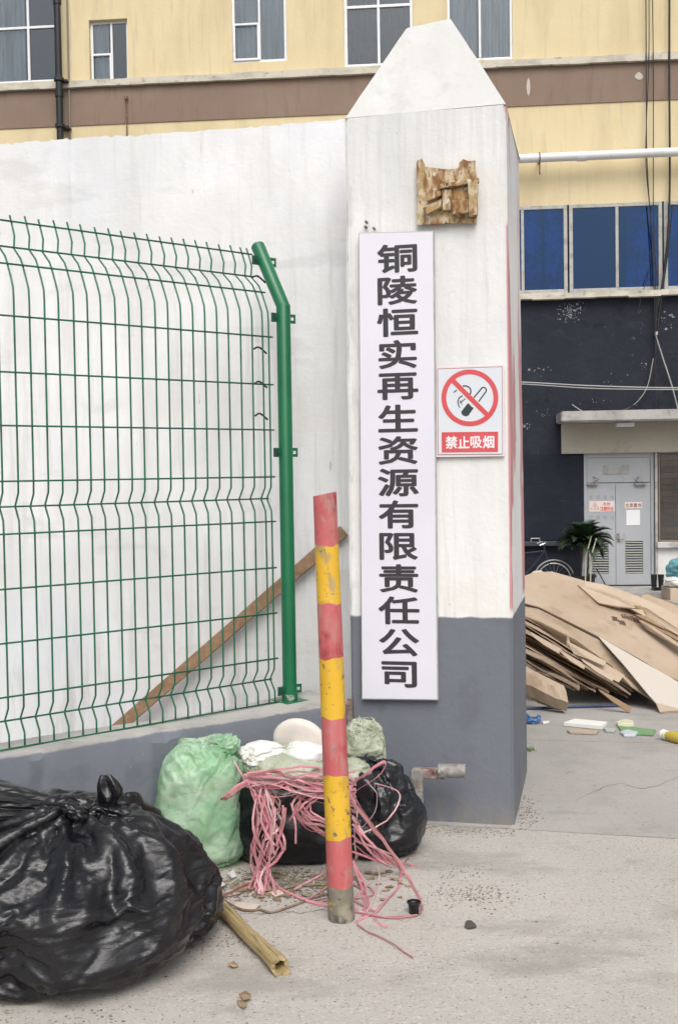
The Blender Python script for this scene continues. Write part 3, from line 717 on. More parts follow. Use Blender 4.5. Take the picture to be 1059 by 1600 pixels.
ringp.prism([sp_(A_[0] + h_ * s45, A_[1] - h_ * s45, .0119), sp_(B_[0] + h_ * s45, B_[1] - h_ * s45, .0119), sp_(B_[0] - h_ * s45, B_[1] + h_ * s45, .0119), sp_(A_[0] - h_ * s45, A_[1] + h_ * s45, .0119)], NP * .0012)
ringp.build('prohibition_ring', m_sgnred, ns)
ci = MB()
def stroke(pts, w_):
    pts = [Vector((x, y)) for x, y in pts]; n = len(pts); Lf = []; Rt = []
    for i, p in enumerate(pts):
        t = pts[min(i+1, n-1)] - pts[max(i-1, 0)]; t.normalize(); nn = Vector((-t.y, t.x)); ww = w_ if not isinstance(w_, (list, tuple)) else w_[i]
        Lf.append(p + nn * ww / 2); Rt.append(p - nn * ww / 2)
    for i in range(n - 1):
        ci.prism([sp_(*Lf[i], .0118), sp_(*Lf[i+1], .0118), sp_(*Rt[i+1], .0118), sp_(*Rt[i], .0118)], NP * .0005)
def arc(cx, cy, r_, a0, a1, n=8): return [(cx + r_ * math.cos(a0 + (a1 - a0) * k / n), cy + r_ * math.sin(a0 + (a1 - a0) * k / n)) for k in range(n + 1)]
stroke([(570, 500), (665, 385)] + arc(692, 405, 36, -2.4, .5, 7) + [(718, 430), (632, 548)], 17)
stroke([(428, 352)] + [(470, 350), (510, 368), (530, 400), (530, 435), (515, 470)], 18)
stroke([(310, 438), (330, 418), (355, 405)], [6, 18, 8])
stroke([(425, 475), (385, 500), (365, 545), (375, 600), (395, 628)], [14, 16, 14, 14, 8])
stroke([(385, 570), (420, 545), (460, 515)], [8, 14, 10]); stroke([(385, 535), (410, 560), (420, 590)], [6, 12, 6])
butt = [(408, 690)] + [(425, 722), (465, 740), (500, 728), (568, 630), (540, 615), (520, 590), (500, 570), (485, 580), (415, 670)]
ci.prism([sp_(x, y, .0118) for x, y in butt], NP * .0005)
ci.build('cigarette_symbol', m_sgnk, ns)
MB().prism([sp_(160, 940, .0119), sp_(878, 932, .0119), sp_(876, 1190, .0119), sp_(162, 1198, .0119)], NP * .0008).build('caption_panel', m_sgnred, ns)
for i, ch in enumerate('禁止吸烟'):
    b_ = MB(); glyph(ch, b_, sp_(284 + 157 * i, 1070 - 2 * i, .0128), E13, Vector((0, 0, 1)), NP, 153 * sc_ / pm, 165 * sc_ / pm, bold=.026, thick=.0006)
    b_.build('caption_character', mat('caption_white', (.78, .74, .76), .4), ns)
for (px, py) in ((687, 576.5), (781, 574)):
    pass

# gate stop bracket: angle-iron post, arm and short pipe
gs = thing('gate_stop', 'rusty angle iron post with a stub of pipe, bolted at the foot of the pillar', 'gate stop', G(652, 1298))
b0 = G(652, 1299); Yg = b0.y
Mg = Matrix.Translation((b0.x, b0.y, 0)) @ Matrix.Rotation(A13, 4, 'Z')
ppm = F / Yg; hgt = (1299 - 1202) / ppm
MB().box((-.022, -.003, 0), (.026, .003, hgt), Mg).box((-.022, .0032, 0), (-.016, .045, hgt), Mg).build('angle_post', m_steel, gs, bevel=.001)
MB().box((-.02, -.02, hgt - .035), (.115, .02, hgt + .004), Mg @ Matrix.Translation((0, .026, 0))).build('arm', mat('pinkish_rust', (.24, .17, .155), .85, [((.33, .27, .25), 25, .45, .6), ((.12, .06, .045), 18, .55, .68)], [(60, .5, .003)]), gs, bevel=.003)
cpt = Mg @ Vector((.12, -.005, hgt + .005)); dr = Mg.to_3x3() @ Vector((1, .05, .03))
o = MB().tube([cpt - dr * .02, cpt + dr * .085], .029, 16).tube([cpt - dr * .026, cpt - dr * .0205], .034, 6).build('pipe_stub', m_steel, gs); smooth_angle(o)
cpt = Mg @ Vector((-.07, .04, hgt - .115)); MB().tube([cpt, Mg @ Vector((-.018, .01, hgt - .09))], .019, 10).build('side_tube', m_steel, gs)

# ================================================================== WHITE WALL
ww = math.atan(.22)
WN = Vector((-math.sin(ww), -math.cos(ww), 0)); WE = Vector((math.cos(ww), -math.sin(ww), 0)); WP = Vector((.05, 5.25, 0))
left_s = FL + D13 * .42
wend = (left_s - WP).dot(WE) + .05
wall = thing('boundary_wall', 'high whitewashed wall behind the green mesh fence, left of the pillar', 'wall', WP, (0, 0, -ww))
ztop = PL(300, 207, WP, WN).z
z_l = PL(0, 225, WP, WN).z; z_r = PL(538, 186, WP, WN).z
b_ = MB(); n = 260; u0 = -5.0; v = []; f = []; nz = 10
wzs = list(np.linspace(-.02, .96, nz)) 
for i in range(n + 1):
    u = u0 + (wend - u0) * i / n
    zt = z_r + (z_l - z_r) * (-u / 1.72) if u < 0 else z_r
    zt += .003 * rs.uniform(-1, 1) + .006 * math.sin(u * 3.1) + (-.008 if rs.random() < .06 else 0)
    for k in range(nz):
        z = -.02 + (zt + .02) * (k / (nz - 1)); bul = .006 * math.sin(u * 2.3 + z * 1.7) + .004 * math.sin(u * 7 + z * 4.1)
        v.append((u, bul if k < nz - 1 else bul + .006, z))
    v.append((u, .24, zt + .004)); v.append((u, .24, -.02))
kk = nz + 2
for i in range(n):
    for k in range(kk - 1):
        a = i * kk + k; f.append((a, a + kk, a + kk + 1, a + 1))
f.append(tuple(range(kk))); f.append(tuple(n * kk + k for k in range(kk))[::-1])
b_.add(v, f); o = b_.build('wall_face', m_white, wall, local=True); smooth_angle(o, 35)

# ================================================================== LOW WALL under the fence
LA = Vector((-1.22, 4.04, 0)); LBv = Vector((-.265, 4.71, 0)); le = (LBv - LA).normalized(); ln = Vector((-le.y, le.x, 0))
zl = .494
s_end = (FL - LA).dot(le) + .02
lwall = thing('low_wall', 'low grey painted kerb wall with bare concrete top carrying the mesh fence', 'wall', LA)
ft = MB(); v = []; f = []; n = 160
cr = []
for i in range(n + 1):
    s_ = -2.4 + (s_end + 2.4) * i / n; p = LA + le * s_
    j = rs.uniform(-.004, .004)
    chip = max(0, fbm(np.array([[s_ * 9, 0, 0]]), 3, 3)[0] - .25) * .05
    zz = zl + .004 * math.sin(s_ * 5) ; w2 = .20 + (.10 * max(0, min(1, (s_ - .9) / .6)))
    q = [p + Vector((0, 0, -.02)), p + ln * .001 + Vector((0, 0, zz - .022 - chip)), p + ln * (.008 + chip + j * .4) + Vector((0, 0, zz)), p + ln * w2 + Vector((0, 0, zz + .004)), p + ln * (w2 + .002) + Vector((0, 0, -.02))]
    v += q
for i in range(n):
    for k in range(4): a = i * 5 + k; f.append((a, a + 5, a + 6, a + 1))
f.append((0, 1, 2, 3, 4)); f.append(tuple(n * 5 + k for k in (4, 3, 2, 1, 0)))
m_low = mat('low_wall_paint', (.30, .29, .275), .85,
    [((.40, .39, .37), 3, .4, .6), ((.20, .195, .185), 12, .58, .72, None, .6),
     ((.145, .158, .188), 9, -2, -1, None, 1, (2, zl - .004, zl - .012, .030)), ((.175, .188, .215), 2.2, .5, .7, None, .8, (2, zl - .004, zl - .012, .030)), ((.10, .11, .13), 5, .55, .72, None, .7, (2, zl - .01, zl - .02, .02)), ((.34, .33, .31), 45, .68, .72, None, .6), ((.20, .185, .16), 6, .38, .6, None, .8, (2, .12, .0, .1))],
    [(45, .4, .004), (8, .3, .008)])
o = ft.add(v, f).build('wall_body', m_low, lwall); smooth_angle(o, 30)

# ================================================================== MESH FENCE
PA = Vector((-1.262, 4.17, 0)); PB = Vector((-.257, 5.0, 0)); fe = (PB - PA).normalized(); phi = math.atan2(fe.y, fe.x)
post0 = P(453, 1094, 4.955)
fence = thing('mesh_fence', 'green welded wire mesh fence panel with bent top and a round green end post', 'fence', (post0.x, post0.y, zl + .004), (0, 0, phi))
ZF = zl + .004
def arm(z):     # offset away from the camera of the bent top
    return 0.0 if z < 2.21 else (z - 2.21) * .52
prof = []
for z in [.49, .50]: prof.append((z, 0))
def vfold(zc_, half, d): return [(zc_ - half, 0), (zc_ - half * .85, .004), (zc_, d), (zc_ + half * .85, .004), (zc_ + half, 0)]
prof = [(.498, 0), (.545, 0.0)] + [(.552, .001), (.60, .034), (.648, .001)] + [(.70, 0), (1.09, 0), (1.30, 0), (1.345, .002), (1.398, .034), (1.448, .002), (1.50, 0), (1.895, 0), (2.17, 0), (2.21, .003), (2.25, 0), (2.31, 0), (2.335, .004), (2.381, .036), (2.428, .004), (2.483, 0), (2.512, 0)]
FEND = -(.11)
wp_ = [Vector((0, arm(z) + d, z - ZF)) for z, d in prof]
wire0 = MB().tube(wp_, .0037, 6).build('vertical_wire', m_wire, fence, local=True, smooth=True)
xs_list = [-.082, -.112]
s_ = -.112
for k in range(44): s_ -= .0595; xs_list.append(s_)
wire0.location = (xs_list[0], 0, 0)
for x in xs_list[1:]:
    c = inst(wire0, fence, (x + rs.uniform(-.0015, .0015), 0, rs.uniform(-.003, .003)), (0, rs.uniform(-.002, .002), 0))
xl = xs_list[-1] - .03
rows = [.502, .60, .695, .895, 1.095, 1.298, 1.398, 1.493, 1.698, 1.895, 2.102, 2.302, 2.381, 2.483]
foldrows = {.60: .034, 1.398: .034, 2.381: .036}
hw = None
for z in rows:
    y = arm(z) + foldrows.get(z, 0) - .0062
    x1 = -.078 if z not in foldrows else -.09
    if hw is None:
        hw = MB().tube([(xl, 0, 0), (-.066, 0, 0)], .0038, 6).build('horizontal_wire', m_wire, fence, local=True, smooth=True); c = hw
    else: c = inst(hw, fence)
    c.location = (0 if z not in foldrows else -.012, y, z - ZF)
# post
pr = .0315
pz = [(0, 0), (2.24 - ZF, 0), (2.535 - ZF, (2.535 - 2.24) * .62)]
pb = MB(); pb.tube([(0, 0, 0), (0, 0, pz[1][0]), (0, pz[2][1], pz[2][0]), (0, pz[2][1] + .004, pz[2][0] + .007)], [pr, pr, pr, pr * .75], 20, nrm=(1, 0, 0))
post = pb.build('post', m_green, fence, local=True); smooth_angle(post, 28)
MB().box((-.06, -.06, -.004), (.06, .06, .002)).build('base_plate', m_green, post, local=True)
for z in (2.46, 2.19, 1.60, .545):
    y = max(0, (z - 2.24) * .62); zz = z - ZF
    for s_ in (-1, 1):
        b_ = MB(); a, c = (pr - .004, pr + .034)
        xa, xb = (a, c) if s_ > 0 else (-c, -a)
        # plate with a slot
        for bx in ((xa, zz - .020, xb, zz - .007), (xa, zz + .007, xb, zz + .020), (xa, zz - .007, xa + .012, zz + .007), (xb - .008, zz - .007, xb, zz + .007)):
            b_.box((bx[0], y - .002, bx[1]), (bx[2], y + .002, bx[3]))
        b_.build('clamp_lug', m_green, post, local=True)
    MB().tube([(-.052, y - .016, zz), (-.052, y + .012, zz)], .006, 6).box((-.066, y - .010, zz - .018), (-.040, y - .004, zz + .018)).build('clamp_bolt', mat('clamp_dark', (.01, .06, .035), .5), post, local=True)
MB().tube([(0, 0, .0015), (0, 0, .03)], pr + .004, 20).build('post_foot', mat('worn_green', (.012, .13, .05), .5, [((.35, .35, .34), 30, .55, .65)]), post, local=True)
# loose wire stubs at the end of the mesh
for z in (1.90, 2.05, 1.76, 2.36):
    MB().tube(catmull([(-.14, .03, z - ZF), (-.10, .05, z - ZF + .012), (-.07, .04, z - ZF - .012), (-.055, .06, z - ZF - .01)], 4), .0045, 5).build('tie_wire', m_cable, fence, local=True)

# ================================================================== WOODEN PLANK leaning on the wall
a = PL(537, 829, WP + WN * .02, WN); c = PL(186, 1136, WP + WN * .10, WN)
d = (a - c).normalized(); foot = c + d * (-(c.z) / d.z) * 1.0
foot = c - d * (c.z / d.z)
nrm_ = WN.copy(); side = d.cross(nrm_).normalized(); nrm_ = side.cross(d).normalized()
pk = MB(); hw_ = 9.5 / (F / 5.3); Lp = (a - foot).length
v = []; f = []; n = 12
for i in range(n + 1):
    p = foot + d * (Lp * i / n); w_ = hw_ * (1 + rs.uniform(-.03, .03))
    for (s1, s2) in ((-1, -1), (1, -1), (1, 1), (-1, 1)): v.append(p + side * w_ * s1 + nrm_ * .012 * s2)
for i in range(n):
    for k in range(4): q0 = i * 4 + k; q1 = i * 4 + (k + 1) % 4; f.append((q0, q1, q1 + 4, q0 + 4))
f.append((3, 2, 1, 0)); f.append(tuple(n * 4 + k for k in range(4)))
plank = pk.add(v, f).build('wooden_plank', m_wood, origin=foot, bevel=.002); tag(plank, 'long brown wooden plank leaning diagonally on the white wall behind the fence', 'plank')

# ================================================================== BOLLARD
B0 = G(533.5, 1436); Bt = P(507.5, 776, B0.y - .02)
bax = (Bt - B0); bl = bax.length
q = bax.normalized().to_track_quat('Z', 'Y')
bol = thing('striped_bollard', 'leaning steel post painted in worn red and yellow bands, standing in front of the rubbish', 'bollard', (B0.x, B0.y, 0), q.to_euler())
bol.rotation_euler = Matrix(((1, 0, 0), (0, 1, 0), (0, 0, 1))).to_euler()
qq = bax.normalized().to_track_quat('Z', 'X').to_euler(); bol.rotation_euler = qq
m_bred = mat('worn_red_paint', (.47, .100, .105), .6, [((.52, .14, .14), 5, .4, .65), ((.35, .05, .06), 9, .57, .66), ((.42, .22, .20), 22, .55, .66, (1, 1, .5), .8), ((.20, .18, .15), 40, .62, .68, None, .85), ((.30, .27, .24), 13, .60, .66, (1, 1, .35), .6), ((.55, .26, .27), 14, .6, .75, (1, 1, .2), .6)], [(60, .3, .002), (12, .3, .004)])
m_byel = mat('worn_yellow_paint', (.66, .38, .020), .6, [((.72, .44, .04), 5, .4, .65), ((.52, .28, .02), 8, .57, .7), ((.32, .25, .12), 20, .55, .66, (1, 1, .5), .8), ((.12, .10, .08), 40, .61, .67, None, .9), ((.34, .31, .24), 12, .60, .66, (1, 1, .3), .65)], [(60, .3, .002), (12, .3, .004)])
m_bfoot = mat('scuffed_foot', (.19, .17, .13), .8, [((.30, .27, .20), 10, .45, .6), ((.58, .42, .05), 13, .62, .66), ((.35, .10, .09), 9, .64, .70), ((.08, .075, .07), 24, .58, .68)], [(50, .5, .003)])
ppb = (1436 - 776) / bl
bands = [(1436, 1380, m_bfoot), (1380, 1305, m_bred), (1305, 1206, m_byel), (1206, 1116, m_bred), (1116, 1024, m_byel), (1024, 940, m_bred), (940, 850, m_byel), (850, 772, m_bred)]
br = 19.2 / (F / B0.y)
for i, (ya, yb, m_) in enumerate(bands):
    za, zb_ = (1436 - ya) / ppb, (1436 - yb) / ppb
    if i == 0: za = -.01
    b_ = MB(); n = 28; nzb = 5; v = []; f = []
    def edge(j, k_): 
        t = 2 * math.pi * j / n
        return .0035 * math.sin(t * 2 + k_ * 2.1) + .002 * math.sin(t * 5 + k_)
    rr = br * (1.10 - .16 * ((za + zb_) / 2) / bl)
    for k in range(nzb + 1):
        for j in range(n):
            t = 2 * math.pi * j / n; fz = k / nzb
            z = za + (zb_ - za) * fz
            if k == nzb: z += edge(j, i + 1) if i < 7 else .006 * math.cos(t + .6)
            if k == 0: z += edge(j, i) if i > 0 else 0
            r_ = br * (1.09 - .14 * z / bl) * (1 + .006 * math.sin(3 * t + 9 * z))
            v.append((r_ * math.cos(t), r_ * math.sin(t), z))
    for k in range(nzb):
        for j in range(n): f.append((k * n + j, k * n + (j + 1) % n, (k + 1) * n + (j + 1) % n, (k + 1) * n + j))
    if i == 7:
        # rim and inner wall of the open pipe
        o_ = len(v)
        for j in range(n):
            t = 2 * math.pi * j / n; v.append((br * .86 * math.cos(t), br * .86 * math.sin(t), zb_ + .006 * math.cos(t + .6) - .001))
        for j in range(n):
            t = 2 * math.pi * j / n; v.append((br * .86 * math.cos(t), br * .86 * math.sin(t), zb_ - .1))
        for j in range(n):
            k2 = (j + 1) % n; f.append((nzb * n + j, nzb * n + k2, o_ + k2, o_ + j)); f.append((o_ + j, o_ + k2, o_ + n + k2, o_ + n + j))
        f.append(tuple(o_ + n + j for j in range(n)))
    ob = b_.add(v, f).build('painted_band' if i else 'scuffed_base', m_, bol, local=True); smooth_angle(ob, 45)

# ================================================================== RUBBISH BAGS
_ico = {}
def ico(sub):
    if sub not in _ico:
        bm = bmesh.new(); bmesh.ops.create_icosphere(bm, subdivisions=sub, radius=1)
        _ico[sub] = (np.array([q.co[:] for q in bm.verts]), [tuple(x.index for x in q.verts) for q in bm.faces]); bm.free()
    return _ico[sub]
def crumple(dirs, seed, ncell, width):
    r = np.random.RandomState(seed); c = r.normal(size=(ncell, 3)); c /= np.linalg.norm(c, axis=1)[:, None]
    dw = dirs + .10 * np.stack([vnoise(dirs * 4, seed + 1), vnoise(dirs * 4, seed + 2), vnoise(dirs * 4, seed + 3)], 1)
    dd = np.linalg.norm(dw[:, None, :] - c[None], axis=2); dd.sort(axis=1)
    return np.minimum((dd[:, 1] - dd[:, 0]) / width, 1)
def ridge1d(t, seed, n):
    r = np.random.RandomState(seed).uniform(-1, 1, n); x = (t / (2 * math.pi) % 1) * n; i = np.floor(x).astype(int); fr_ = x - i
    a_ = r[i % n]; c_ = r[(i + 1) % n]; return a_ * (1 - fr_) + c_ * fr_
def bag(center, radii, knots, seed, sub=6, big=.10, cells=26, cr=.05, fine=.012, folds=.07, flat=.0, name='rubbish_bag', squash=1.25, tex=.01, exx=2.3, facets=True):
    """verts of a slumped sack resting on z = 0; knots: list of unit directions with reach"""
    d, fs = ico(sub)
    e = 2.0 / exx
    base = np.sign(d) * np.abs(d) ** e
    base /= (np.abs(d) ** exx).sum(1)[:, None] ** (1 / exx) * np.linalg.norm(d, axis=1)[:, None] ** 0 + 1e-9 if False else 1
    base = d / ((np.abs(d) ** exx).sum(1) ** (1 / exx))[:, None]
    r_ = 1 + big * fbm(d * 1.6 + seed, seed, 2)
    r_ = r_ + cr * (crumple(d, seed, cells, .28) - .6) + cr * .55 * (crumple(d, seed + 9, cells * 3, .16) - .6)
    # diagonal tension creases
    a1 = fbm(np.stack([d[:, 0] * 2.2 + d[:, 2] * 1.2, d[:, 1] * 2, (d[:, 2] * 9 - d[:, 0] * 4)], 1), seed + 30, 2)
    r_ = r_ + tex * (1 - np.abs(a1) * 2.4)
    for kd, reach, nf in knots:
        k_ = np.array(kd, float); k_ /= np.linalg.norm(k_); th = np.arccos(np.clip(d @ k_, -1, 1))
        ux = np.cross(k_, [0.3, 1, .1]); ux /= np.linalg.norm(ux); uy = np.cross(k_, ux)
        az_ = np.arctan2(d @ uy, d @ ux) + .25 * vnoise(d * 3, seed + 4)
        w_ = np.exp(-(th / reach) ** 2) * np.clip(th / .10, 0, 1)
        rd = 1 - 2 * np.abs(ridge1d(az_, seed + 8, nf)); rd2 = 1 - 2 * np.abs(ridge1d(az_ + .3, seed + 12, int(nf * 2.3)))
        r_ = r_ + folds * w_ * (rd * .7 + rd2 * .4)
        r_ = r_ + .10 * np.exp(-(th / .16) ** 2) - .05 * np.exp(-((th - .30) / .14) ** 2)
    r_ = r_ + fine * fbm(d * 16, seed + 3, 2)
    p = base * r_[:, None] * np.array(radii)[None]
    # slump: bottom flattened and spread
    z = p[:, 2] + radii[2] * .80
    t = np.clip(-p[:, 2] / radii[2], 0, 1); p[:, 0] *= 1 + .05 * t; p[:, 1] *= 1 + .05 * t
    z = np.where(z < .02, .02 * np.exp((z - .02) / .05) , z) 
    z = np.clip(z, .001, None)
    p[:, 2] = z
    p += np.array([center[0], center[1], center[2]])
    b_ = MB(); b_.v = [tuple(x) for x in p]; b_.f = list(fs); return b_

def plastic(name, col, col2, rough, bump=.4, sss=0, trans=0, spec=.5):
    return mat(name, col, rough, [(col2, 6, .4, .62)],
               [(7, bump * .5, .02, 'noise', (1, 1, 2.2)), (34, bump * .5, .004, 'noise', (1, 1, 2.5)), (17, bump * .5, .006, 'edge', (1, 1, 2.2))], spec=spec, sss=sss, trans=trans, rough_var=.10)
m_bag = plastic('black_bin_liner', (.005, .005, .007), (.012, .012, .014), .28, .5, spec=.45)
m_bag2 = plastic('black_bin_liner_dull', (.006, .007, .009), (.010, .011, .014), .30, .4)
m_gbag = mat('green_thin_plastic', (.36, .60, .38), .2, [((.58, .74, .58), 4, .42, .56), ((.18, .43, .23), 5, .54, .68), ((.58, .58, .50), 7, .58, .68, None, .7), ((.30, .48, .31), 24, .5, .6, (1, 1, 2), .6)],
             [(8, .3, .015, 'noise', (1, 1, 2)), (40, .35, .003, 'noise', (2, 1, 1)), (26, .35, .004, 'edge', (1, 1, 2.4))], sss=0)
m_wbag = mat('white_plastic_bag', (.68, .67, .64), .4, [((.74, .73, .72), 5, .4, .65), ((.48, .50, .40), 7, .58, .75)], [(9, .3, .015), (30, .3, .004)], sss=.1)
m_obag = mat('olive_mesh_sack', (.34, .37, .27), .6, [((.46, .48, .38), 8, .45, .65), ((.16, .19, .11), 18, .57, .68), ((.60, .62, .55), 22, .66, .74)], [(18, .8, .02), (60, .6, .006)])

def drape(R, knots, seed, sub=6, frames=26, excess=.2, exx=2.3, big=.14, cr=.06, loose=1.05, folds=.10, reach=.5, nf=11, bend=.004, fine_level=0, crease=.004, keep=False):
    """a film sack: a cloth a little too large settles over a lumpy filling, pinned where it is knotted; returns the mesh"""
    f0 = SC.frame_current
    inner = bag((0, 0, 0), R, [], seed, sub=4, cr=cr, folds=0, big=big, tex=0, fine=0, exx=exx).build('filling', None)
    inner.modifiers.new('c', 'COLLISION'); inner.collision.thickness_outer = .005; inner.collision.cloth_friction = 14
    cl = bag((0, 0, 0), tuple(r * loose for r in R), [(k, reach, nf) for k in knots], seed, sub=sub, cr=0, folds=folds, big=big, tex=0, fine=.004, exx=exx).build('film', None)
    d, _ = ico(sub); vg = cl.vertex_groups.new(name='pin')
    for k in knots:
        kk = np.array(k, float); kk /= np.linalg.norm(kk)
        for i in np.where(np.arccos(np.clip(d @ kk, -1, 1)) < .09)[0]: vg.add([int(i)], 1, 'REPLACE')
    m = cl.modifiers.new('cloth', 'CLOTH'); q = m.settings
    q.quality = 4; q.mass = .08; q.tension_stiffness = 25; q.compression_stiffness = 25; q.shear_stiffness = 8; q.bending_stiffness = bend
    q.shrink_min = -excess; q.vertex_group_mass = 'pin'; q.air_damping = 2
    m.collision_settings.distance_min = .004; m.collision_settings.use_self_collision = False
    m.point_cache.frame_start = 1; m.point_cache.frame_end = frames + 1
    gp = MB().box((-2, -2, -.05), (2, 2, 0)).build('table', None); gp.modifiers.new('c', 'COLLISION'); gp.collision.thickness_outer = .002
    for f in range(1, frames + 1): SC.frame_set(f)
    if fine_level:
        sm = cl.modifiers.new('sub', 'SUBSURF'); sm.levels = fine_level; sm.render_levels = fine_level
    me = bpy.data.meshes.new_from_object(cl.evaluated_get(bpy.context.evaluated_depsgraph_get()))
    fill = inner.data.copy() if keep else None
    for o in (inner, cl, gp): bpy.data.objects.remove(o)
    SC.frame_set(f0)
    nv = len(me.vertices); co = np.empty(nv * 3); me.vertices.foreach_get('co', co); co = co.reshape(-1, 3)
    nn = np.empty(nv * 3); me.vertices.foreach_get('normal', nn); nn = nn.reshape(-1, 3)
    Rm = np.array(R); c = co - np.array([0, 0, R[2] * .8]); dd = c / Rm; dd /= np.linalg.norm(dd, axis=1)[:, None]
    wp = .35 * np.stack([vnoise(co * 7, seed + 2), vnoise(co * 7, seed + 3), vnoise(co * 7, seed + 4)], 1)
    # long sharp creases: radial ones near the knots, slanting ones lower down
    a = vnoise(np.stack([co[:, 0] * 6 + co[:, 2] * 3, co[:, 1] * 6, co[:, 2] * 38 - co[:, 0] * 8], 1) + wp * 1.5, seed + 21)
    b2_ = vnoise(np.stack([co[:, 0] * 11 - co[:, 2] * 9, co[:, 1] * 9, co[:, 2] * 44 + co[:, 0] * 24], 1) + wp * 2, seed + 22)
    mask = np.clip(vnoise(co * 5, seed + 40) * 1.6 + .45, 0, 1)
    h = .55 * np.maximum(0, 1 - np.abs(a) * 4.5) + .4 * mask * np.maximum(0, 1 - np.abs(b2_) * 4)
    cc = crumple(dd, seed + 50, 70, .10) if nv < 60000 else np.concatenate([crumple(dd[i:i + 40000], seed + 50, 70, .10) for i in range(0, nv, 40000)])
    h = h + .5 * (1 - cc) * (1 - mask)
    wk = np.zeros(nv)
    for k_ in knots:
        k_ = np.array(k_, float); k_ /= np.linalg.norm(k_); th = np.arccos(np.clip(dd @ k_, -1, 1))
        ux = np.cross(k_, [.3, 1, .1]); ux /= np.linalg.norm(ux); uy = np.cross(k_, ux); az_ = np.arctan2(dd @ uy, dd @ ux) + .3 * vnoise(dd * 3, seed + 4)
        w_ = np.exp(-(th / .75) ** 2); r1 = np.maximum(0, 1 - 2.2 * np.abs(ridge1d(az_, seed + 61, 34))); r2 = np.maximum(0, 1 - 2.2 * np.abs(ridge1d(az_ + .4, seed + 62, 61)))
        wk = np.maximum(wk, w_); h = h * (1 - .6 * w_) + w_ * (.9 * r1 + .5 * r2)
    co = co + nn * (h * crease)[:, None]; co[:, 2] = np.maximum(co[:, 2], .0008)
    me.vertices.foreach_set('co', co.reshape(-1)); me.update()
    return (me, fill) if keep else me
def sack(name, me, m_, parent, loc=(0, 0, 0), rz=0):
    me.materials.clear(); me.materials.append(m_); me.shade_smooth(); me.name = name
    o = bpy.data.objects.new(name, me); COL.objects.link(o); o.parent = parent; o.location = loc; o.rotation_euler = (0, 0, rz); return o

# big black bag
kc = P(112, 1262, 3.42)
Cb = Vector((-.93, 3.53, 0)); Rb = (.50, .42, .292)
def kdir(p, C, R): return ((p.x - C.x) / R[0], (p.y - C.y) / R[1], (p.z - R[2] * .80) / R[2])
ke = P(168, 1252, 3.55)
bb = thing('black_rubbish_bag', 'huge shiny black rubbish bag with knotted top and one standing ear, at the bottom left', 'rubbish bag', (Cb.x, Cb.y, 0), group='knotted rubbish bags')
o = sack('bag_body', drape((.435, .365, .245), [kdir(kc, Cb, Rb), kdir(ke, Cb, Rb)], 11, frames=28, excess=.26, folds=.13, nf=13, reach=.6, big=.10, fine_level=1, crease=.0085), m_bag, bb)
def lump(C, R, seed, m_, parent, name, sub=5, rot=None, origin=None, flute=0, **kw):
    d, fs = ico(sub); r_ = 1 + kw.get('big', .15) * fbm(d * 1.8 + seed, seed, 3) + kw.get('cr', .12) * (crumple(d, seed, kw.get('cells', 18), .3) - .5) + .3 * kw.get('cr', .12) * (crumple(d, seed + 5, kw.get('cells', 18) * 3, .2) - .5)
    if flute:
        az_ = np.arctan2(d[:, 1], d[:, 2]); r_ = r_ + flute * (1 - 2 * np.abs(ridge1d(az_ + .2 * d[:, 0], seed + 1, 13))) * np.clip(.6 + d[:, 0] * -.5, 0, 1)
    p = d * r_[:, None] * np.array(R)[None]
    if 'taper' in kw:   # narrow towards +x (the tied neck)
        t = np.clip((p[:, 0] / R[0] + 1) / 2, 0, 1); s2 = 1 - kw['taper'] * t ** 1.3; p[:, 1] *= s2; p[:, 2] *= s2
    M_ = rot.to_matrix() if rot is not None else Matrix.Identity(3)
    p = p @ np.array(M_).T + np.array(C)
    if 'floor' in kw: p[:, 2] = np.maximum(p[:, 2], kw['floor'])
    b_ = MB(); b_.v = [tuple(x) for x in p]; b_.f = list(fs)
    return b_.build(name, m_, parent, smooth=True, origin=origin)
from mathutils import Euler
# gathered mouth lying over to the left of the knot
cm_ = P(28, 1252, 3.46)
lump(cm_ + Vector((-.02, .02, -.012)), (.205, .12, .075), 21, m_bag, bb, 'gathered_mouth', sub=6, rot=Euler((0, rad(6), rad(4))), flute=.30, taper=.82, cr=.12)
# tied knot
lump(P(118, 1268, 3.37), (.045, .03, .022), 5, m_bag, bb, 'knot', sub=4, rot=Euler((0, rad(35), 0)), cr=.3)
# standing ear: a twisted loop of film
ea = P(165, 1262, 3.50)
hE = (1262 - 1201) / (F / 3.5)
ev = MB(); d, fs = ico(5)
p = d.copy(); tt = (p[:, 2] + 1) / 2
wx = .010 + .026 * np.sin(np.clip(tt, 0, 1) ** 1.2 * math.pi * .92); 
hollow = 1 - .75 * np.exp(-((p[:, 0]) / .5) ** 2) * np.clip((tt - .35) * 3, 0, 1) * (p[:, 1] < 0)
azp = np.arctan2(p[:, 1], p[:, 0]); pl = 1 + .35 * (1 - 2 * np.abs(ridge1d(azp + tt, 3, 11))) * .7
xx = p[:, 0] / np.sqrt(np.maximum(1 - p[:, 2] ** 2, .02)) * wx * pl; yy_ = p[:, 1] / np.sqrt(np.maximum(1 - p[:, 2] ** 2, .02)) * wx * .75 * hollow * pl
zz2 = tt * hE * 1.02
pts_ = np.stack([xx + .010 * np.sin(tt * 3), yy_, zz2 - .02], 1) + np.array(ea)
ev.v = [tuple(x) for x in pts_]; ev.f = list(fs); ev.build('tied_ear', m_bag, bb, smooth=True)
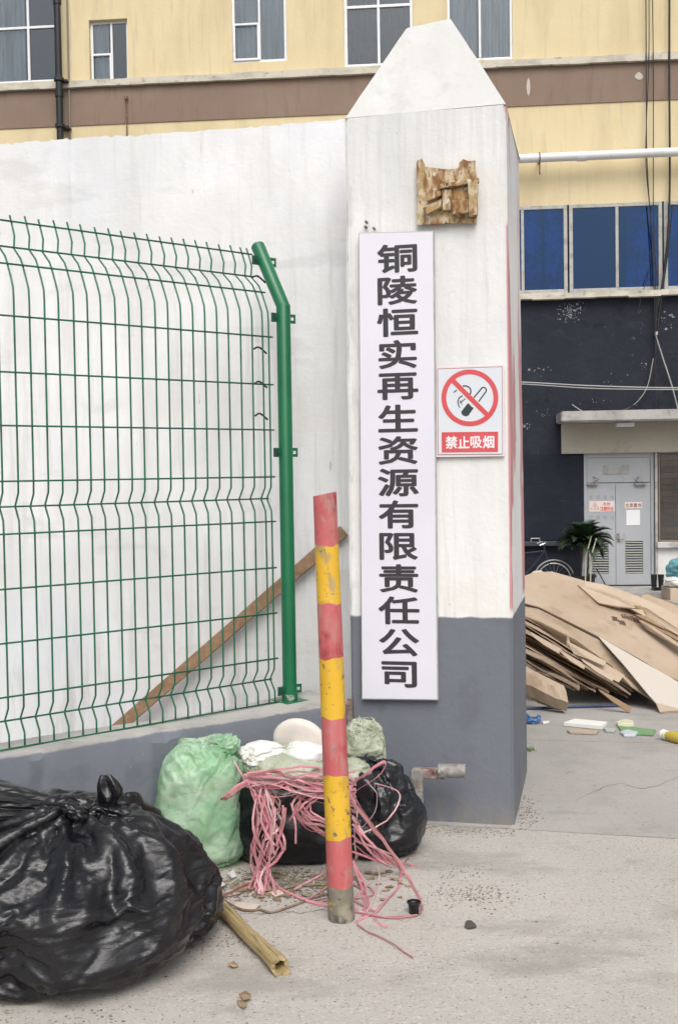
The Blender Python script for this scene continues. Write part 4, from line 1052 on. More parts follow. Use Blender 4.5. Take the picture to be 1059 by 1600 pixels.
for k, (dx, dz, sx, ry_, sd_) in enumerate(((.055, -.018, .055, 20, 3), (-.03, -.012, .05, -12, 7), (.02, -.045, .05, 65, 9))):
    lump(ea + Vector((dx, -.01, dz)), (sx, .035, .022), 40 + sd_, m_bag, bb, 'ruffle', sub=4, rot=Euler((.2, rad(ry_), .3)), cr=.35, flute=.3)

# green bag
Cg = Vector((P(318, 1372, 4.34).x, 4.34, 0)); Rg = (.170, .155, .265)
gk = P(352, 1160, 4.32)
gbg = thing('green_rubbish_bag', 'stuffed pale green plastic bag between the big black bag and the pink straps', 'rubbish bag', (Cg.x, Cg.y, 0), group='knotted rubbish bags')
gm_, gf_ = drape((.150, .140, .245), [kdir(gk, Cg, Rg)], 31, frames=22, excess=.13, folds=.08, big=.10, exx=3.2, reach=.6, bend=.01, keep=True, crease=.0022)
gfo = sack('bag_body', gm_, m_gbag, gbg)
sack('bag_contents', gf_, mat('mixed_rubbish', (.55, .52, .47), .8, [((.75, .74, .72), 9, .45, .52), ((.22, .20, .17), 7, .55, .62), ((.60, .45, .40), 12, .60, .66), ((.40, .50, .38), 5, .55, .66)], [(14, .8, .03)]), gbg)
ng = m_gbag.node_tree; tr_ = ng.nodes.new('ShaderNodeBsdfTransparent'); tr_.inputs[0].default_value = (.72, .92, .74, 1); mxs = ng.nodes.new('ShaderNodeMixShader'); mxs.inputs[0].default_value = .48
ng.links.new(ng.nodes['Principled BSDF'].outputs[0], mxs.inputs[1]); ng.links.new(tr_.outputs[0], mxs.inputs[2]); ng.links.new(mxs.outputs[0], ng.nodes['Material Output'].inputs[0])
lump(P(352, 1166, 4.30), (.055, .05, .035), 12, m_gbag, gbg, 'gathered_mouth', sub=5, rot=Euler((0, rad(-25), 0)), cr=.3, flute=.3)

# two black bags under the straps
C2 = Vector((P(588, 1370, 4.42).x, 4.42, 0)); R2_ = (.150, .16, .185)
b2 = thing('black_rubbish_bag', 'small black rubbish bag standing against the pillar foot, right of the striped post', 'rubbish bag', (C2.x, C2.y, 0), group='knotted rubbish bags')
k2 = P(575, 1196, 4.42)
sack('bag_body', drape((.145, .15, .18), [kdir(k2, C2, R2_)], 51, frames=20, excess=.22, folds=.12, reach=.8), m_bag2, b2)
lump(P(577, 1198, 4.42), (.045, .04, .04), 14, m_bag2, b2, 'gathered_mouth', sub=5, cr=.35, flute=.3)
C3 = Vector((P(455, 1370, 4.42).x, 4.40, 0)); R3 = (.200, .17, .195)
b3 = thing('black_rubbish_bag', 'black rubbish bag buried under the pink straps, left of the striped post', 'rubbish bag', (C3.x, C3.y, 0), group='knotted rubbish bags')
sack('bag_body', drape((.195, .165, .19), [(0, .2, 1)], 61, sub=5, frames=18, excess=.2, folds=.10), m_bag2, b3)

# white bag with a round cushion on top, olive sacks
wb_ = P(448, 1185, 4.38)
wt = thing('white_sack', 'crumpled white and olive sack lying on the black bag behind the striped post', 'sack', wb_ - Vector((0, 0, .06)))
sack('olive_bottom', drape((.165, .12, .062), [], 71, sub=6, frames=20, excess=.24, big=.14, folds=0, crease=.002), m_obag, wt, (.01, -.02, -.010))
sack('white_flap', drape((.075, .07, .042), [(.9, -.2, .4)], 77, sub=6, frames=22, excess=.45, big=.3, folds=.3, bend=.003, crease=.001), m_wbag, wt, (-.085, -.02, .045), .2)
sack('white_fold', drape((.085, .065, .026), [(-.9, -.1, .4)], 79, sub=6, frames=22, excess=.45, big=.3, folds=.3, bend=.003, crease=.001), m_wbag, wt, (.075, -.035, .066), -.1)
dc = P(468, 1158, 4.44); 
cu_ = MB(); v = []; f = []; n = 48; rD = 41 / (F / 4.44)
prf = [(0, -.028), (.55, -.027), (.85, -.022), (.97, -.012), (1, 0), (.97, .012), (.85, .022), (0, .028)]
Md = Matrix.Translation(dc) @ Matrix.Rotation(rad(-14), 4, 'Z') @ Matrix.Rotation(rad(22), 4, 'X')
for k, (r_, y_) in enumerate(prf):
    for j in range(n):
        t = 2 * math.pi * j / n; v.append(Md @ Vector((rD * r_ * math.cos(t) * 1.05, y_, rD * r_ * math.sin(t))))
for k in range(len(prf) - 1):
    for j in range(n): f.append((k * n + j, k * n + (j + 1) % n, (k + 1) * n + (j + 1) % n, (k + 1) * n + j))
ob = cu_.add(v, f).build('round_cushion', mat('cream_vinyl', (.66, .60, .53), .45, [((.72, .68, .62), 6, .4, .65), ((.52, .46, .40), 9, .62, .74)], [(9, .4, .01)]), origin=dc - Vector((0, 0, rD)), smooth=True)
tag(ob, 'cream round pad standing behind the white sack, against the low wall', 'cushion')
os_ = P(566, 1155, 4.55)
ob = sack('olive_sack', drape((.066, .062, .092), [(-.1, 0, 1)], 81, sub=6, frames=20, excess=.3, big=.25, folds=.2, crease=.003), m_obag, None, os_ - Vector((0, 0, .10))); tag(ob, 'olive green net sack heaped above the small black bag by the pillar', 'sack')
ob = sack('olive_bundle', drape((.052, .045, .036), [(.4, -.2, .8)], 83, sub=5, frames=20, excess=.35, big=.3, folds=.2, crease=.002), m_obag, None, P(552, 1216, 4.36)); tag(ob, 'small olive green plastic bundle just right of the striped post', 'sack')
# strands of netting over the olive sack
nt_ = MB()
for k in range(60):
    a0 = rs.uniform(0, 6.28); z_ = rs.uniform(-.5, .8); pts = []
    for j in range(5):
        aa = a0 + j * rs.uniform(.1, .35); z_ += rs.uniform(-.15, .15); rr = math.sqrt(max(.05, 1 - min(1, z_ * z_) * .8)) * 1.02
        pts.append(os_ + Vector((.077 * rr * math.cos(aa), .072 * rr * math.sin(aa), .095 * z_ )))
    nt_.tube(catmull(pts, 3), .0018, 4)
o = nt_.build('net_strands', mat('net_green', (.40, .44, .31), .6), bpy.data.objects['olive_sack'])
o.data.materials[0] = MATS['net_green']; o['kind'] = 'stuff'

# ================================================================== PINK STRAPS
m_pink = mat('pink_strapping', (.54, .23, .25), .38, [((.62, .34, .36), 5, .42, .62), ((.45, .14, .17), 8, .58, .72)], spec=.5)
m_pink2 = mat('faded_strapping', (.66, .46, .46), .4, [((.60, .30, .33), 7, .45, .65)])
tg = thing('strapping_tangle', 'tangle of loose pink plastic packing straps spilling over the black bags onto the ground', 'packing straps', G(500, 1400))
def sp3(px, py, Y=None):
    g = G(px, py, .006)
    if Y is None: return g
    p = P(px, py, Y); return g if (p.z < .006 or g.y < Y) else p
PINKS = [m_pink, m_pink, mat('dusty_strapping', (.47, .22, .23), .5, [((.38, .20, .18), 9, .5, .65)]), mat('bright_strapping', (.60, .24, .29), .35)]
def strap(pts, w_=.0065, m_=m_pink, Y=4.10, jit=0, nrm=None, n=3):
    if m_ is m_pink: m_ = rs.choice(PINKS)
    q = []
    for k, p in enumerate(pts):
        yy = p[2] if len(p) > 2 else Y
        a = sp3(p[0] + rs.uniform(-jit, jit), p[1] + rs.uniform(-jit, jit), yy + rs.uniform(-.02, .02) if yy else None); a.z = max(a.z, .005); q.append(a)
    c = catmull(q, n)
    for k in c[1:-1]: k.x += rs.uniform(-.0025, .0025); k.z += rs.uniform(-.0025, .0025)
    for k in c: k.z = max(k.z, .004)
    w_ *= .82; MB().tube(c, w_, 4, ry=.0011 + w_ * .06, twist=rs.uniform(-.14, .14), nrm=nrm or (rs.uniform(-1, 1), rs.uniform(-.3, .3), rs.uniform(-1, 1))).build('strap', m_, tg)
Gd = None
strap([(546, 1240, 4.05), (552, 1225, 4.02), (575, 1206, 4.0), (597, 1190, 4.0), (602, 1196, 4.0), (588, 1216, 4.02), (560, 1232, 4.05), (548, 1244, 4.07)], .0075)
strap([(547, 1226, 4.04), (549, 1245, 4.04), (575, 1285, 4.05), (607, 1325, 4.06), (628, 1355, 4.1), (640, 1375, None), (655, 1405, None), (659, 1422, None), (645, 1432, None), (610, 1434, None), (572, 1430, None)], .0075)
strap([(549, 1238, 4.05), (570, 1272, 4.05), (600, 1310, 4.06), (618, 1345, 4.1), (626, 1365, None), (622, 1385, None), (600, 1410, None), (585, 1428, None)], .006)
strap([(552, 1290, 4.08), (580, 1318, 4.08), (610, 1340, 4.1), (640, 1352, None), (652, 1354, None)], .006)
strap([(550, 1305, 4.08), (585, 1332, 4.1), (618, 1352, 4.12), (632, 1360, None)], .006)
strap([(550, 1318, 4.08), (580, 1340, 4.1), (612, 1356, 4.12)], .006)
strap([(548, 1330, 4.08), (590, 1345, 4.1), (625, 1350, None), (640, 1340, 4.2)], .005)
strap([(552, 1345, 4.06), (562, 1378, 4.02), (568, 1400, None), (571, 1428, None)], .0075)
strap([(556, 1352, 4.06), (572, 1385, 4.0), (570, 1410, None), (566, 1430, None)], .006)
strap([(588, 1350, 4.08), (593, 1375, None), (585, 1400, None), (572, 1425, None), (560, 1425, None)], .005, m_pink2)
strap([(582, 1428, None), (560, 1438, None), (565, 1450, None), (605, 1470, None), (645, 1496, None)], .0075)
strap([(583, 1434, None), (592, 1442, None), (604, 1448, None)], .007)
strap([(552, 1425, None), (600, 1432, None), (652, 1430, None)], .0055)
strap([(574, 1222, 4.08), (588, 1240, 4.1), (586, 1268, 4.1), (568, 1290, 4.08), (552, 1300, 4.08)], .0038, m_pink2)
strap([(585, 1224, 4.1), (615, 1233, 4.1), (625, 1248, 4.1), (610, 1275, 4.1), (588, 1292, 4.08), (560, 1305, 4.06)], .0042, m_pink2)
strap([(553, 1240, 4.08), (558, 1270, 4.08), (553, 1310, 4.08), (556, 1340, 4.08)], .0035, m_pink2)
# left part
strap([(346, 1250, 4.10), (352, 1244, 4.08), (372, 1228, 4.08), (400, 1214, 4.10), (425, 1210, 4.1)], .0085)
strap([(346, 1250, 4.10), (356, 1247, 4.06), (378, 1230, 4.06), (404, 1222, 4.08), (450, 1225, 4.1)], .007)
strap([(366, 1188, 4.12), (378, 1210, 4.1), (394, 1238, 4.08), (402, 1262, 4.08), (398, 1300, 4.08), (392, 1330, 4.08), (398, 1362, 4.08), (414, 1375, None)], .0085)
strap([(384, 1218, 4.08), (398, 1245, 4.06), (412, 1280, 4.05), (398, 1320, 4.06), (392, 1350, 4.08), (402, 1385, None), (397, 1400, None)], .007)
for k in range(15):
    x0 = rs.uniform(386, 430); x1 = rs.uniform(400, 442); x2 = rs.uniform(388, 446); x3 = rs.uniform(396, 424)
    strap([(x0, rs.uniform(1208, 1240), 4.10), (x1, rs.uniform(1258, 1285), 4.06), (x2, rs.uniform(1305, 1330), 4.05), (x3, rs.uniform(1355, 1372), 4.07), (x3 + rs.uniform(-12, 12), rs.uniform(1385, 1404), None)], rs.uniform(.0045, .0072), m_pink if rs.random() < .8 else m_pink2)
for k in range(22):   # horizontal bundle over the bags
    y0 = rs.uniform(1206, 1238); y1 = y0 + rs.uniform(-8, 26)
    strap([(rs.uniform(380, 405), y0, 4.1), (rs.uniform(420, 440), y0 + rs.uniform(-10, 10), 4.06), (rs.uniform(455, 480), (y0 + y1) / 2 + rs.uniform(-12, 12), 4.04), (rs.uniform(505, 530), y1, 4.06), (556, y1 + rs.uniform(-10, 30), 4.1)], rs.uniform(.0045, .0075), m_pink if rs.random() < .85 else m_pink2)
for k in range(9):    # drooping loops in the middle
    x0 = rs.uniform(452, 492); y0 = rs.uniform(1238, 1262)
    strap([(x0 + 25, y0 - 18, 4.06), (x0, y0, 4.04), (x0 - rs.uniform(0, 8), y0 + 18, 4.04), (x0 + 16, y0 + rs.uniform(28, 42), 4.04), (x0 + 40, y0 + rs.uniform(36, 50), 4.05), (545, y0 + rs.uniform(40, 60), 4.08)], rs.uniform(.0045, .007))
for (x0, y0, x1, y1) in ((446, 1262, 432, 1322), (442, 1258, 436, 1300), (455, 1255, 462, 1318), (470, 1245, 452, 1282), (440, 1300, 445, 1328)):
    strap([(x0, y0, 4.04), ((x0 + x1) / 2 + 3, (y0 + y1) / 2, 4.03), (x1, y1, 4.05)], .0065)
strap([(425, 1376, None), (445, 1392, None), (480, 1408, None), (520, 1416, None), (560, 1420, None)], .0065)
strap([(515, 1352, 4.1), (500, 1368, None), (478, 1380, None), (460, 1390, None)], .005)
strap([(420, 1372, None), (385, 1382, None), (350, 1398, None), (332, 1400, None)], .006, mat('dirty_strap', (.28, .12, .10), .6))
strap([(430, 1370, None), (395, 1390, None), (362, 1400, None), (345, 1404, None)], .0055, mat('dirty_strap', (.28, .12, .10), .6))
for k in range(8):
    strap([(rs.uniform(548, 560), rs.uniform(1270, 1325), 4.06), (rs.uniform(570, 590), rs.uniform(1315, 1338), 4.07), (rs.uniform(600, 620), rs.uniform(1335, 1352), 4.1)], rs.uniform(.004, .0065), m_pink if k % 3 else m_pink2)

for k in range(7):
    x0 = rs.uniform(500, 570); strap([(x0, rs.uniform(1330, 1350), 4.12), (x0 + rs.uniform(-15, 15), rs.uniform(1362, 1376), None), (x0 + rs.uniform(-45, 45), rs.uniform(1385, 1402), None), (x0 + rs.uniform(-60, 60), rs.uniform(1398, 1425), None)], rs.uniform(.0045, .007))
for k in range(8):
    x0 = rs.uniform(395, 440); strap([(x0, rs.uniform(1225, 1250), 4.06), (x0 + rs.uniform(-20, 20), rs.uniform(1275, 1300), 4.03), (x0 + rs.uniform(-12, 24), rs.uniform(1320, 1345), 4.04)], rs.uniform(.0045, .007))
# ================================================================== SMALL THINGS ON THE GROUND
# split bamboo
ba, bc = G(344, 1416, .03), G(438, 1510, .026)
m_bam = mat('split_bamboo', (.34, .25, .12), .6, [((.42, .33, .17), 6, .4, .65, (8, 8, 1)), ((.16, .11, .06), 9, .55, .7, (8, 8, 1)), ((.22, .24, .10), 4, .6, .75)], [(25, .5, .004, 'noise', (10, 10, 1))])
dv = (bc - ba); Lb = dv.length; qb = dv.normalized().to_track_quat('Z', 'Y').to_euler()
bam = thing('bamboo_stick', 'split brown bamboo stick lying on the concrete beside the big black bag', 'stick', (ba.x, ba.y, ba.z), qb)
for k in range(6):
    a0 = k * math.pi / 3 + .1; v = []; f = []; n = 10; wd = .50
    e_ = Lb * (1 + rs.uniform(-.03, .035))
    for i in range(n + 1):
        z = e_ * i / n; r0 = .0225 * (1 + .08 * math.sin(i * .9 + k)) * (1.15 if i > n - 2 else 1); sp2 = .003 * (i / n) ** 3
        for (rr, da) in ((r0 + sp2, -wd), (r0 + sp2 + .001, 0), (r0 + sp2, wd), (r0 - .007, wd), (r0 - .007, -wd)):
            a_ = a0 + da; v.append((rr * math.cos(a_), rr * math.sin(a_), z + (rs.uniform(-.006, .006) if i == n else 0)))
    for i in range(n):
        for j in range(5): q0 = i * 5 + j; q1 = i * 5 + (j + 1) % 5; f.append((q0, q1, q1 + 5, q0 + 5))
    f.append((4, 3, 2, 1, 0)); f.append(tuple(n * 5 + j for j in range(5)))
    MB().add(v, f).build('bamboo_strip', m_bam, bam, local=True)
for pts, lb in (([(330, 1434), (400, 1428), (470, 1426), (540, 1420)], 0), ([(900, 1250), (960, 1225), (1010, 1232), (1080, 1205)], 0)):
    b_ = MB(); q = catmull([G(x, y) for x, y in pts], 14); v = []; f = []
    for i, p in enumerate(q):
        w_ = rs.uniform(.0004, .0022); o_ = Vector((rs.uniform(-.004, .004), rs.uniform(-.012, .012), 0)); z_ = zg(p.y) + .0018
        v += [(p.x + o_.x, p.y + o_.y - w_, z_), (p.x + o_.x, p.y + o_.y + w_, z_)]
    for i in range(len(q) - 1): f.append((2 * i, 2 * i + 2, 2 * i + 3, 2 * i + 1))
    b_.add(v, f).build('crack', m_asph, ground)
# black cup
c0_ = G(646.5, 1427); rc = 10.5 / (F / c0_.y)
v = []; f = []; n = 20; prf = [(.75, 0), (.82, .03), (.93, .034), (1.08, .036), (1.08, .040), (.95, .040), (.7, .004), (0, .004)]
prf = [(0, 0)] + prf
for r_, z_ in prf:
    for j in range(n): t = 2 * math.pi * j / n; v.append((rc * r_ * math.cos(t), rc * r_ * math.sin(t), z_ + .001))
for k in range(len(prf) - 1):
    for j in range(n): f.append((k * n + j, k * n + (j + 1) % n, (k + 1) * n + (j + 1) % n, (k + 1) * n + j))
cup = MB().add(v, f).build('small_cup', m_black, smooth=False); cup.location = c0_; smooth_angle(cup); tag(cup, 'tiny black plastic cup standing on the ground by the pink strap loop', 'cup')
# crumpled papers
def scrap(pts, label, m_, h=.008, name='paper_scrap', cat='paper', th=.002):
    w_ = [G(x, y, .002) for x, y in pts]; c = sum(w_, Vector()) / len(w_)
    b_ = MB(); n = len(w_); v = [p + Vector((0, 0, rs.uniform(0, h))) for p in w_] + [c + Vector((0, 0, h))]
    top = len(v); v += [p + Vector((0, 0, th)) for p in v]
    f = []
    for i in range(n):
        j = (i + 1) % n; f += [(n, j, i), (top + n, top + i, top + j), (i, j, top + j, top + i)]
    o = b_.add(v, f).build(name, m_, origin=(c.x, c.y, 0)); tag(o, label, cat); return o
m_pap = mat('white_tissue', (.70, .70, .69), .8, [((.5, .5, .48), 20, .5, .7)]); m_leaf = mat('dry_leaf', (.22, .15, .09), .8, [((.32, .24, .15), 20, .45, .6)])
scrap([(330, 1382), (340, 1378), (352, 1384), (348, 1392), (336, 1398), (329, 1392)], 'crumpled white tissue against the right side of the big black bag', m_pap, .03)
scrap([(355, 1366), (366, 1362), (370, 1370), (362, 1376)], 'small scrap of white film below the green bag', m_pap, .02)
scrap([(362, 1418), (372, 1412), (390, 1412), (408, 1415), (402, 1422), (380, 1424)], 'torn flat beige paper on the ground left of the pink straps', mat('beige_paper', (.56, .48, .42), .8), .004)
scrap([(420, 1396), (436, 1392), (444, 1398), (430, 1402)], 'torn pale paper under the pink straps left of the post', mat('beige_paper', (.56, .48, .42), .8), .004)
for k, (pts, lb) in enumerate((([(374, 1556), (384, 1553), (392, 1558), (390, 1566), (380, 1568)], 'upper of two small dry leaves on the concrete below the bamboo'),
                  ([(370, 1568), (378, 1566), (386, 1574), (382, 1580), (374, 1574)], 'lower of two small dry leaves on the concrete below the bamboo'),
                  ([(355, 1511), (366, 1508), (373, 1512), (364, 1514)], 'dark dry leaf on the ground left of the end of the bamboo'),
                  ([(725, 1449), (727, 1445), (731, 1443), (736, 1441), (740, 1444), (743, 1447), (744, 1450), (738, 1452), (731, 1452)], 'dark clod of earth on the open concrete right of the cup'))):
    scrap(pts, lb, m_leaf if k < 3 else mat('dark_clod', (.07, .06, .055), .9), .012, 'dry_leaf' if k < 3 else 'earth_clod', 'leaf' if k < 3 else 'clod')
# brown twigs
for pts, lb in (([(402, 1420), (425, 1425), (455, 1416), (490, 1402), (515, 1396)], 'thin brown twig lying left of the foot of the striped post'),
            ([(443, 1388), (470, 1384), (500, 1382), (512, 1378)], 'short thick twig under the straps behind the striped post'),
            ([(345, 1404), (375, 1420), (398, 1422), (405, 1416)], 'curved reddish twig between bamboo and straps')):
    o = MB().tube(catmull([G(x, y, .006) for x, y in pts], 5), [.004] * (5 * (len(pts) - 1) + 1), 6).build('twig', mat('twig_bark', (.17, .12, .08), .8, [((.28, .2, .14), 30, .45, .6)]), origin=G(*pts[0])); tag(o, lb, 'twig')
# dirt: stuff
dt = MB()
def chips(mb, n, cx, cy, sx, sy, smin, smax, filt=None, sky_=False):
    for _ in range(n):
        px, py = rs.gauss(cx, sx), rs.gauss(cy, sy)
        if filt and not filt(px, py): continue
        g = GS(px, py) ; s_ = rs.uniform(smin, smax); a0 = rs.uniform(0, 6.28); el_ = rs.uniform(.35, 1)
        b_ = [Vector((s_ * math.cos(a0 + k * 1.57), s_ * el_ * math.sin(a0 + k * 1.57), -.001)) for k in range(4)]
        b_ = [Vector((v_.x, v_.y, v_.z)) + g for v_ in b_] + [g + Vector((rs.uniform(-.2, .2) * s_, rs.uniform(-.2, .2) * s_, s_ * rs.uniform(.2, .6)))]
        mb.add(b_, [(0, 1, 4), (1, 2, 4), (2, 3, 4), (3, 0, 4)])
chips(dt, 420, 735, 1398, 40, 10, .002, .008)
chips(dt, 60, 720, 1362, 25, 6, .002, .009)
chips(dt, 2600, 440, 1382, 55, 11, .002, .010, lambda x, y: y > 1350)
chips(dt, 260, 820, 1270, 12, 12, .002, .010, lambda x, y: x > 808)
for k in range(300):
    x = rs.uniform(655, 805); chips(dt, 1, x, 1290 + (x - 655) * .05 + 5, 1, 4, .002, .008)
chips(dt, 260, 340, 1470, 40, 14, .002, .007)
chips(dt, 120, 150, 1592, 110, 14, .002, .008)
chips(dt, 500, 700, 1450, 260, 90, .0012, .0045, lambda x, y: 1320 < y < 1640)
o = dt.build('dirt_crumbs', mat('dirt_brown', (.13, .11, .085), .95, [((.22, .19, .15), 30, .45, .6)])); o['kind'] = 'stuff'; o['label'] = 'brown dirt crumbs scattered on the concrete'; o['category'] = 'dirt'
ld = MB()
for k in range(80):
    px, py = rs.uniform(350, 640), rs.uniform(1362, 1408); g = G(px, py, .002); s_ = rs.uniform(.008, .022); a0 = rs.uniform(0, 6.28)
    ld.prism([g + Vector((s_ * math.cos(a0 + t) * (1 if i % 2 else .6), s_ * .5 * math.sin(a0 + t), rs.uniform(0, .006))) for i, t in enumerate((0, 1, 2.1, 3.1, 4.2, 5.2))], (0, 0, .0015))
o = ld.build('leaf_litter', m_leaf); o['kind'] = 'stuff'; o['label'] = 'litter of brown leaf bits under the straps'; o['category'] = 'leaf litter'
sd_ = MB()
for (poly) in ([(352, 1378), (400, 1366), (470, 1364), (520, 1368), (516, 1384), (470, 1400), (420, 1408), (372, 1404), (350, 1396)],):
    sd_.prism([G(x, y, .0) for x, y in poly], (0, 0, .003))

# rusty strip between the low wall and the pillar
a = P(543, 1100, 4.86); MB_ = MB().box((-.012, -.004, -.05), (.012, .004, .05), Matrix.Translation(P(546.5, 1110, FL.y - .02)) @ Matrix.Rotation(A13, 4, 'Z'))
o = MB_.build('rusty_strip', m_rust, lwall)

# ================================================================== CARDBOARD HEAP
heap_o = GS(950, 1100)
def Yp(py, k=.0066, y0=7.35): return y0 + (1098 - py) * k
cg = 'cardboard sheets of the heap'
def csheet(pts, th, m_, label, name='cardboard_sheet', Ys=None):
    w_ = [P(x, y, (Ys[i] if Ys else Yp(y))) for i, (x, y) in enumerate(pts)]
    nr = Vector((0, 0, 0)); n = len(w_)
    for i in range(n): nr += w_[i].cross(w_[(i + 1) % n])
    nr.normalize()
    if nr.z < 0: nr = -nr
    c = sum(w_, Vector()) / n; org = Vector((c.x, c.y, min(p.z for p in w_)))
    o = MB().prism([p - nr * th for p in w_], nr * th).build(name, m_, origin=org); tag(o, label, 'cardboard', cg); return o
# fanned stack: each sheet runs back from its front edge
fan = []
cards = [m_card, m_card2, m_card3, m_card]
heights = 34
for k in range(heights):
    t = k / (heights - 1)
    # left front end and right front end of the edge in the picture
    xl_, yl_ = 790, 945 + 78 * t
    xr_ = 1022 - 140 * t ** 1.25 + rs.uniform(-22, 6); slope = .60 - .06 * t
    yl2 = yl_ + rs.uniform(-2, 2)
    yr_ = yl2 + (xr_ - xl_) * slope * (1 + rs.uniform(-.03, .03))
    Yf = 7.62 - .0 * t + rs.uniform(-.10, .10)
    a = P(xl_, yl2, Yf + .35 - .25 * t); c = P(xr_, yr_, Yf - .1)
    zc_ = zg(c.y) + .004
    if c.z < zc_:
        s_ = (a.z - zc_) / (a.z - c.z); c = a + (c - a) * s_
    back = Vector((rs.uniform(.05, .35), rs.uniform(1.0, 1.3), .04 + .02 * rs.random()))
    up_ = (c - a).cross(back); up_.normalize()
    if up_.z < 0: up_ = -up_
    nseg = 12; fr_pts = []
    bow = rs.uniform(-.02, .02); ph_ = rs.uniform(0, 6)
    for i in range(nseg + 1):
        t_ = i / nseg; q = a + (c - a) * t_ + Vector((0, .03 * math.sin(t_ * 5 + ph_) + rs.uniform(-.022, .022) * (0 < i < nseg), bow * math.sin(math.pi * t_) + .006 * math.sin(t_ * 9 + ph_)))
        fr_pts.append(q)
    th = rs.choice((.004, .005, .007, .012))
    fan.append((fr_pts, back, up_, th, cards[rs.randrange(4)]))
for k, (fp, back, up_, th, m_) in enumerate(fan):
    n_ = len(fp); v = []
    for q in fp: v += [q - up_ * th, q, q + back, q + back - up_ * th]
    f = [(0, 1, 2, 3), tuple(4 * (n_ - 1) + j for j in (3, 2, 1, 0))]
    for i in range(n_ - 1):
        for j in range(4): f.append((4 * i + j, 4 * i + 4 + j, 4 * i + 4 + (j + 1) % 4, 4 * i + (j + 1) % 4))
    o = MB().add(v, f).build('cardboard_sheet', m_, origin=(fp[0].x, fp[0].y, fp[-1].z))
    tag(o, 'flattened brown cardboard sheet fanned out in the stack under the big printed top sheet', 'cardboard', 'fanned cardboard sheets')
    bm = bmesh.new(); bm.from_mesh(o.data); bmesh.ops.recalc_face_normals(bm, faces=bm.faces[:]); bm.to_mesh(o.data); bm.free()
# torn middle sheets
csheet([(800, 938), (842, 952), (935, 1000), (1022, 1096), (985, 1072), (955, 1040), (900, 1000), (870, 985), (845, 972), (800, 955)], .006, m_card, 'light brown torn sheet directly below the lower edge of the big top sheet', Ys=[8.1, 8.0, 7.7, 7.32, 7.38, 7.5, 7.62, 7.7, 7.8, 8.0])
csheet([(884, 1001), (912, 1015), (947, 1034), (942, 1040), (920, 1030), (896, 1022)], .005, m_card2, 'small torn flap of cardboard sticking out of the middle of the stack', Ys=[7.45, 7.42, 7.38, 7.36, 7.38, 7.42])
csheet([(886, 992), (890, 1005), (898, 1018), (884, 1010)], .005, m_card2, 'tiny bent flap of cardboard above the torn flap', Ys=[7.5, 7.45, 7.42, 7.46])
csheet([(905, 1015), (935, 1030), (975, 1055), (966, 1066), (930, 1048), (900, 1025)], .008, m_card, 'short cardboard strip jutting from the middle of the stack', Ys=[7.48, 7.44, 7.38, 7.33, 7.38, 7.44])
# pale inner sheet and main sheet
csheet([(934, 994), (1000, 1032), (1060, 1066), (1130, 1110), (1100, 1120), (1024, 1098), (1012, 1085), (975, 1040)], .007, m_cream, 'pale greyish inner face of a sheet at the lower right of the heap', Ys=[7.68, 7.5, 7.4, 7.3, 7.15, 7.22, 7.26, 7.46])
csheet([(1024, 1098), (1100, 1120), (1120, 1128), (1060, 1110), (1044, 1110), (1030, 1112)], .006, m_card2, 'folded bottom flap of the pale sheet resting on the ground', Ys=[7.22, 7.15, 7.1, 7.12, 7.12, 7.12])
p1, p2, p3 = P(905, 905, 8.5), P(1062, 985, 8.05), P(870, 962, 7.92)
nb_ = (p2 - p1).cross(p3 - p1).normalized(); nb_ = nb_ if nb_.z > 0 else -nb_
def on_sheet(px, py, o=.0): return PL(px, py, p1 + nb_ * o, nb_)
bp_ = [(790, 900), (812, 902), (835, 894), (862, 893), (905, 905), (965, 925), (1010, 945), (1062, 985), (1150, 1045), (1150, 1110), (1062, 1064), (1040, 1056), (1000, 1030), (930, 992), (870, 962), (842, 948), (812, 940), (790, 934)]
big_ = csheet(bp_, .008, m_card, 'huge flat cardboard sheet with printed text covering the top of the heap', Ys=[on_sheet(x, y).y for x, y in bp_])
ink = MB(); o0 = on_sheet(960, 966); ex_ = (on_sheet(1000, 972) - o0).normalized(); ez_ = nb_.cross(ex_) ; ez_ = ez_ if ez_.z > 0 else -ez_
for i, (ch, px, py) in enumerate((('高', 960, 967), ('级', 975, 963), ('纸', 985, 966), ('箱', 971, 973), ('品', 993, 969))):
    glyph(ch, ink, on_sheet(px, py, .001), ex_, ez_, nb_, .055, .075, bold=.02, thick=.001)
ink.build('box_print', mat('brown_print', (.12, .06, .045), .7), big_)
# upper right sheets
csheet([(902, 913), (925, 915), (960, 930), (1000, 945), (996, 951), (965, 948), (935, 942), (915, 930)], .012, m_card2, 'thin sheet lying loose on top of the big sheet near the door', Ys=[8.38, 8.34, 8.2, 8.1, 8.08, 8.12, 8.16, 8.3])
csheet([(905, 906), (950, 915), (1000, 933), (1062, 962), (1120, 995), (1120, 1030), (1060, 993), (1010, 966), (990, 953), (930, 925)], .016, m_card2, 'broad sheet behind the printed one on the right shoulder of the heap', Ys=[8.5, 8.42, 8.3, 8.1, 7.85, 7.7, 7.88, 8.04, 8.12, 8.34])
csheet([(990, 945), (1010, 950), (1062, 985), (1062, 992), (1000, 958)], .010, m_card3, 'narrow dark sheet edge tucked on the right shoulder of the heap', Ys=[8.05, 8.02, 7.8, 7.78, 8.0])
csheet([(1000, 932), (1010, 928), (1062, 945), (1120, 970), (1120, 1000), (1058, 968), (1020, 948)], .016, m_card, 'thick folded sheet at the top right behind the heap', Ys=[9.1, 9.15, 9.05, 8.95, 8.8, 8.85, 8.95])
csheet([(1020, 950), (1062, 972), (1120, 1000), (1120, 1015), (1050, 985), (1010, 962)], .014, m_card3, 'dark sheet edge under the thick folded sheet on the right', Ys=[8.85, 8.75, 8.65, 8.55, 8.6, 8.75])
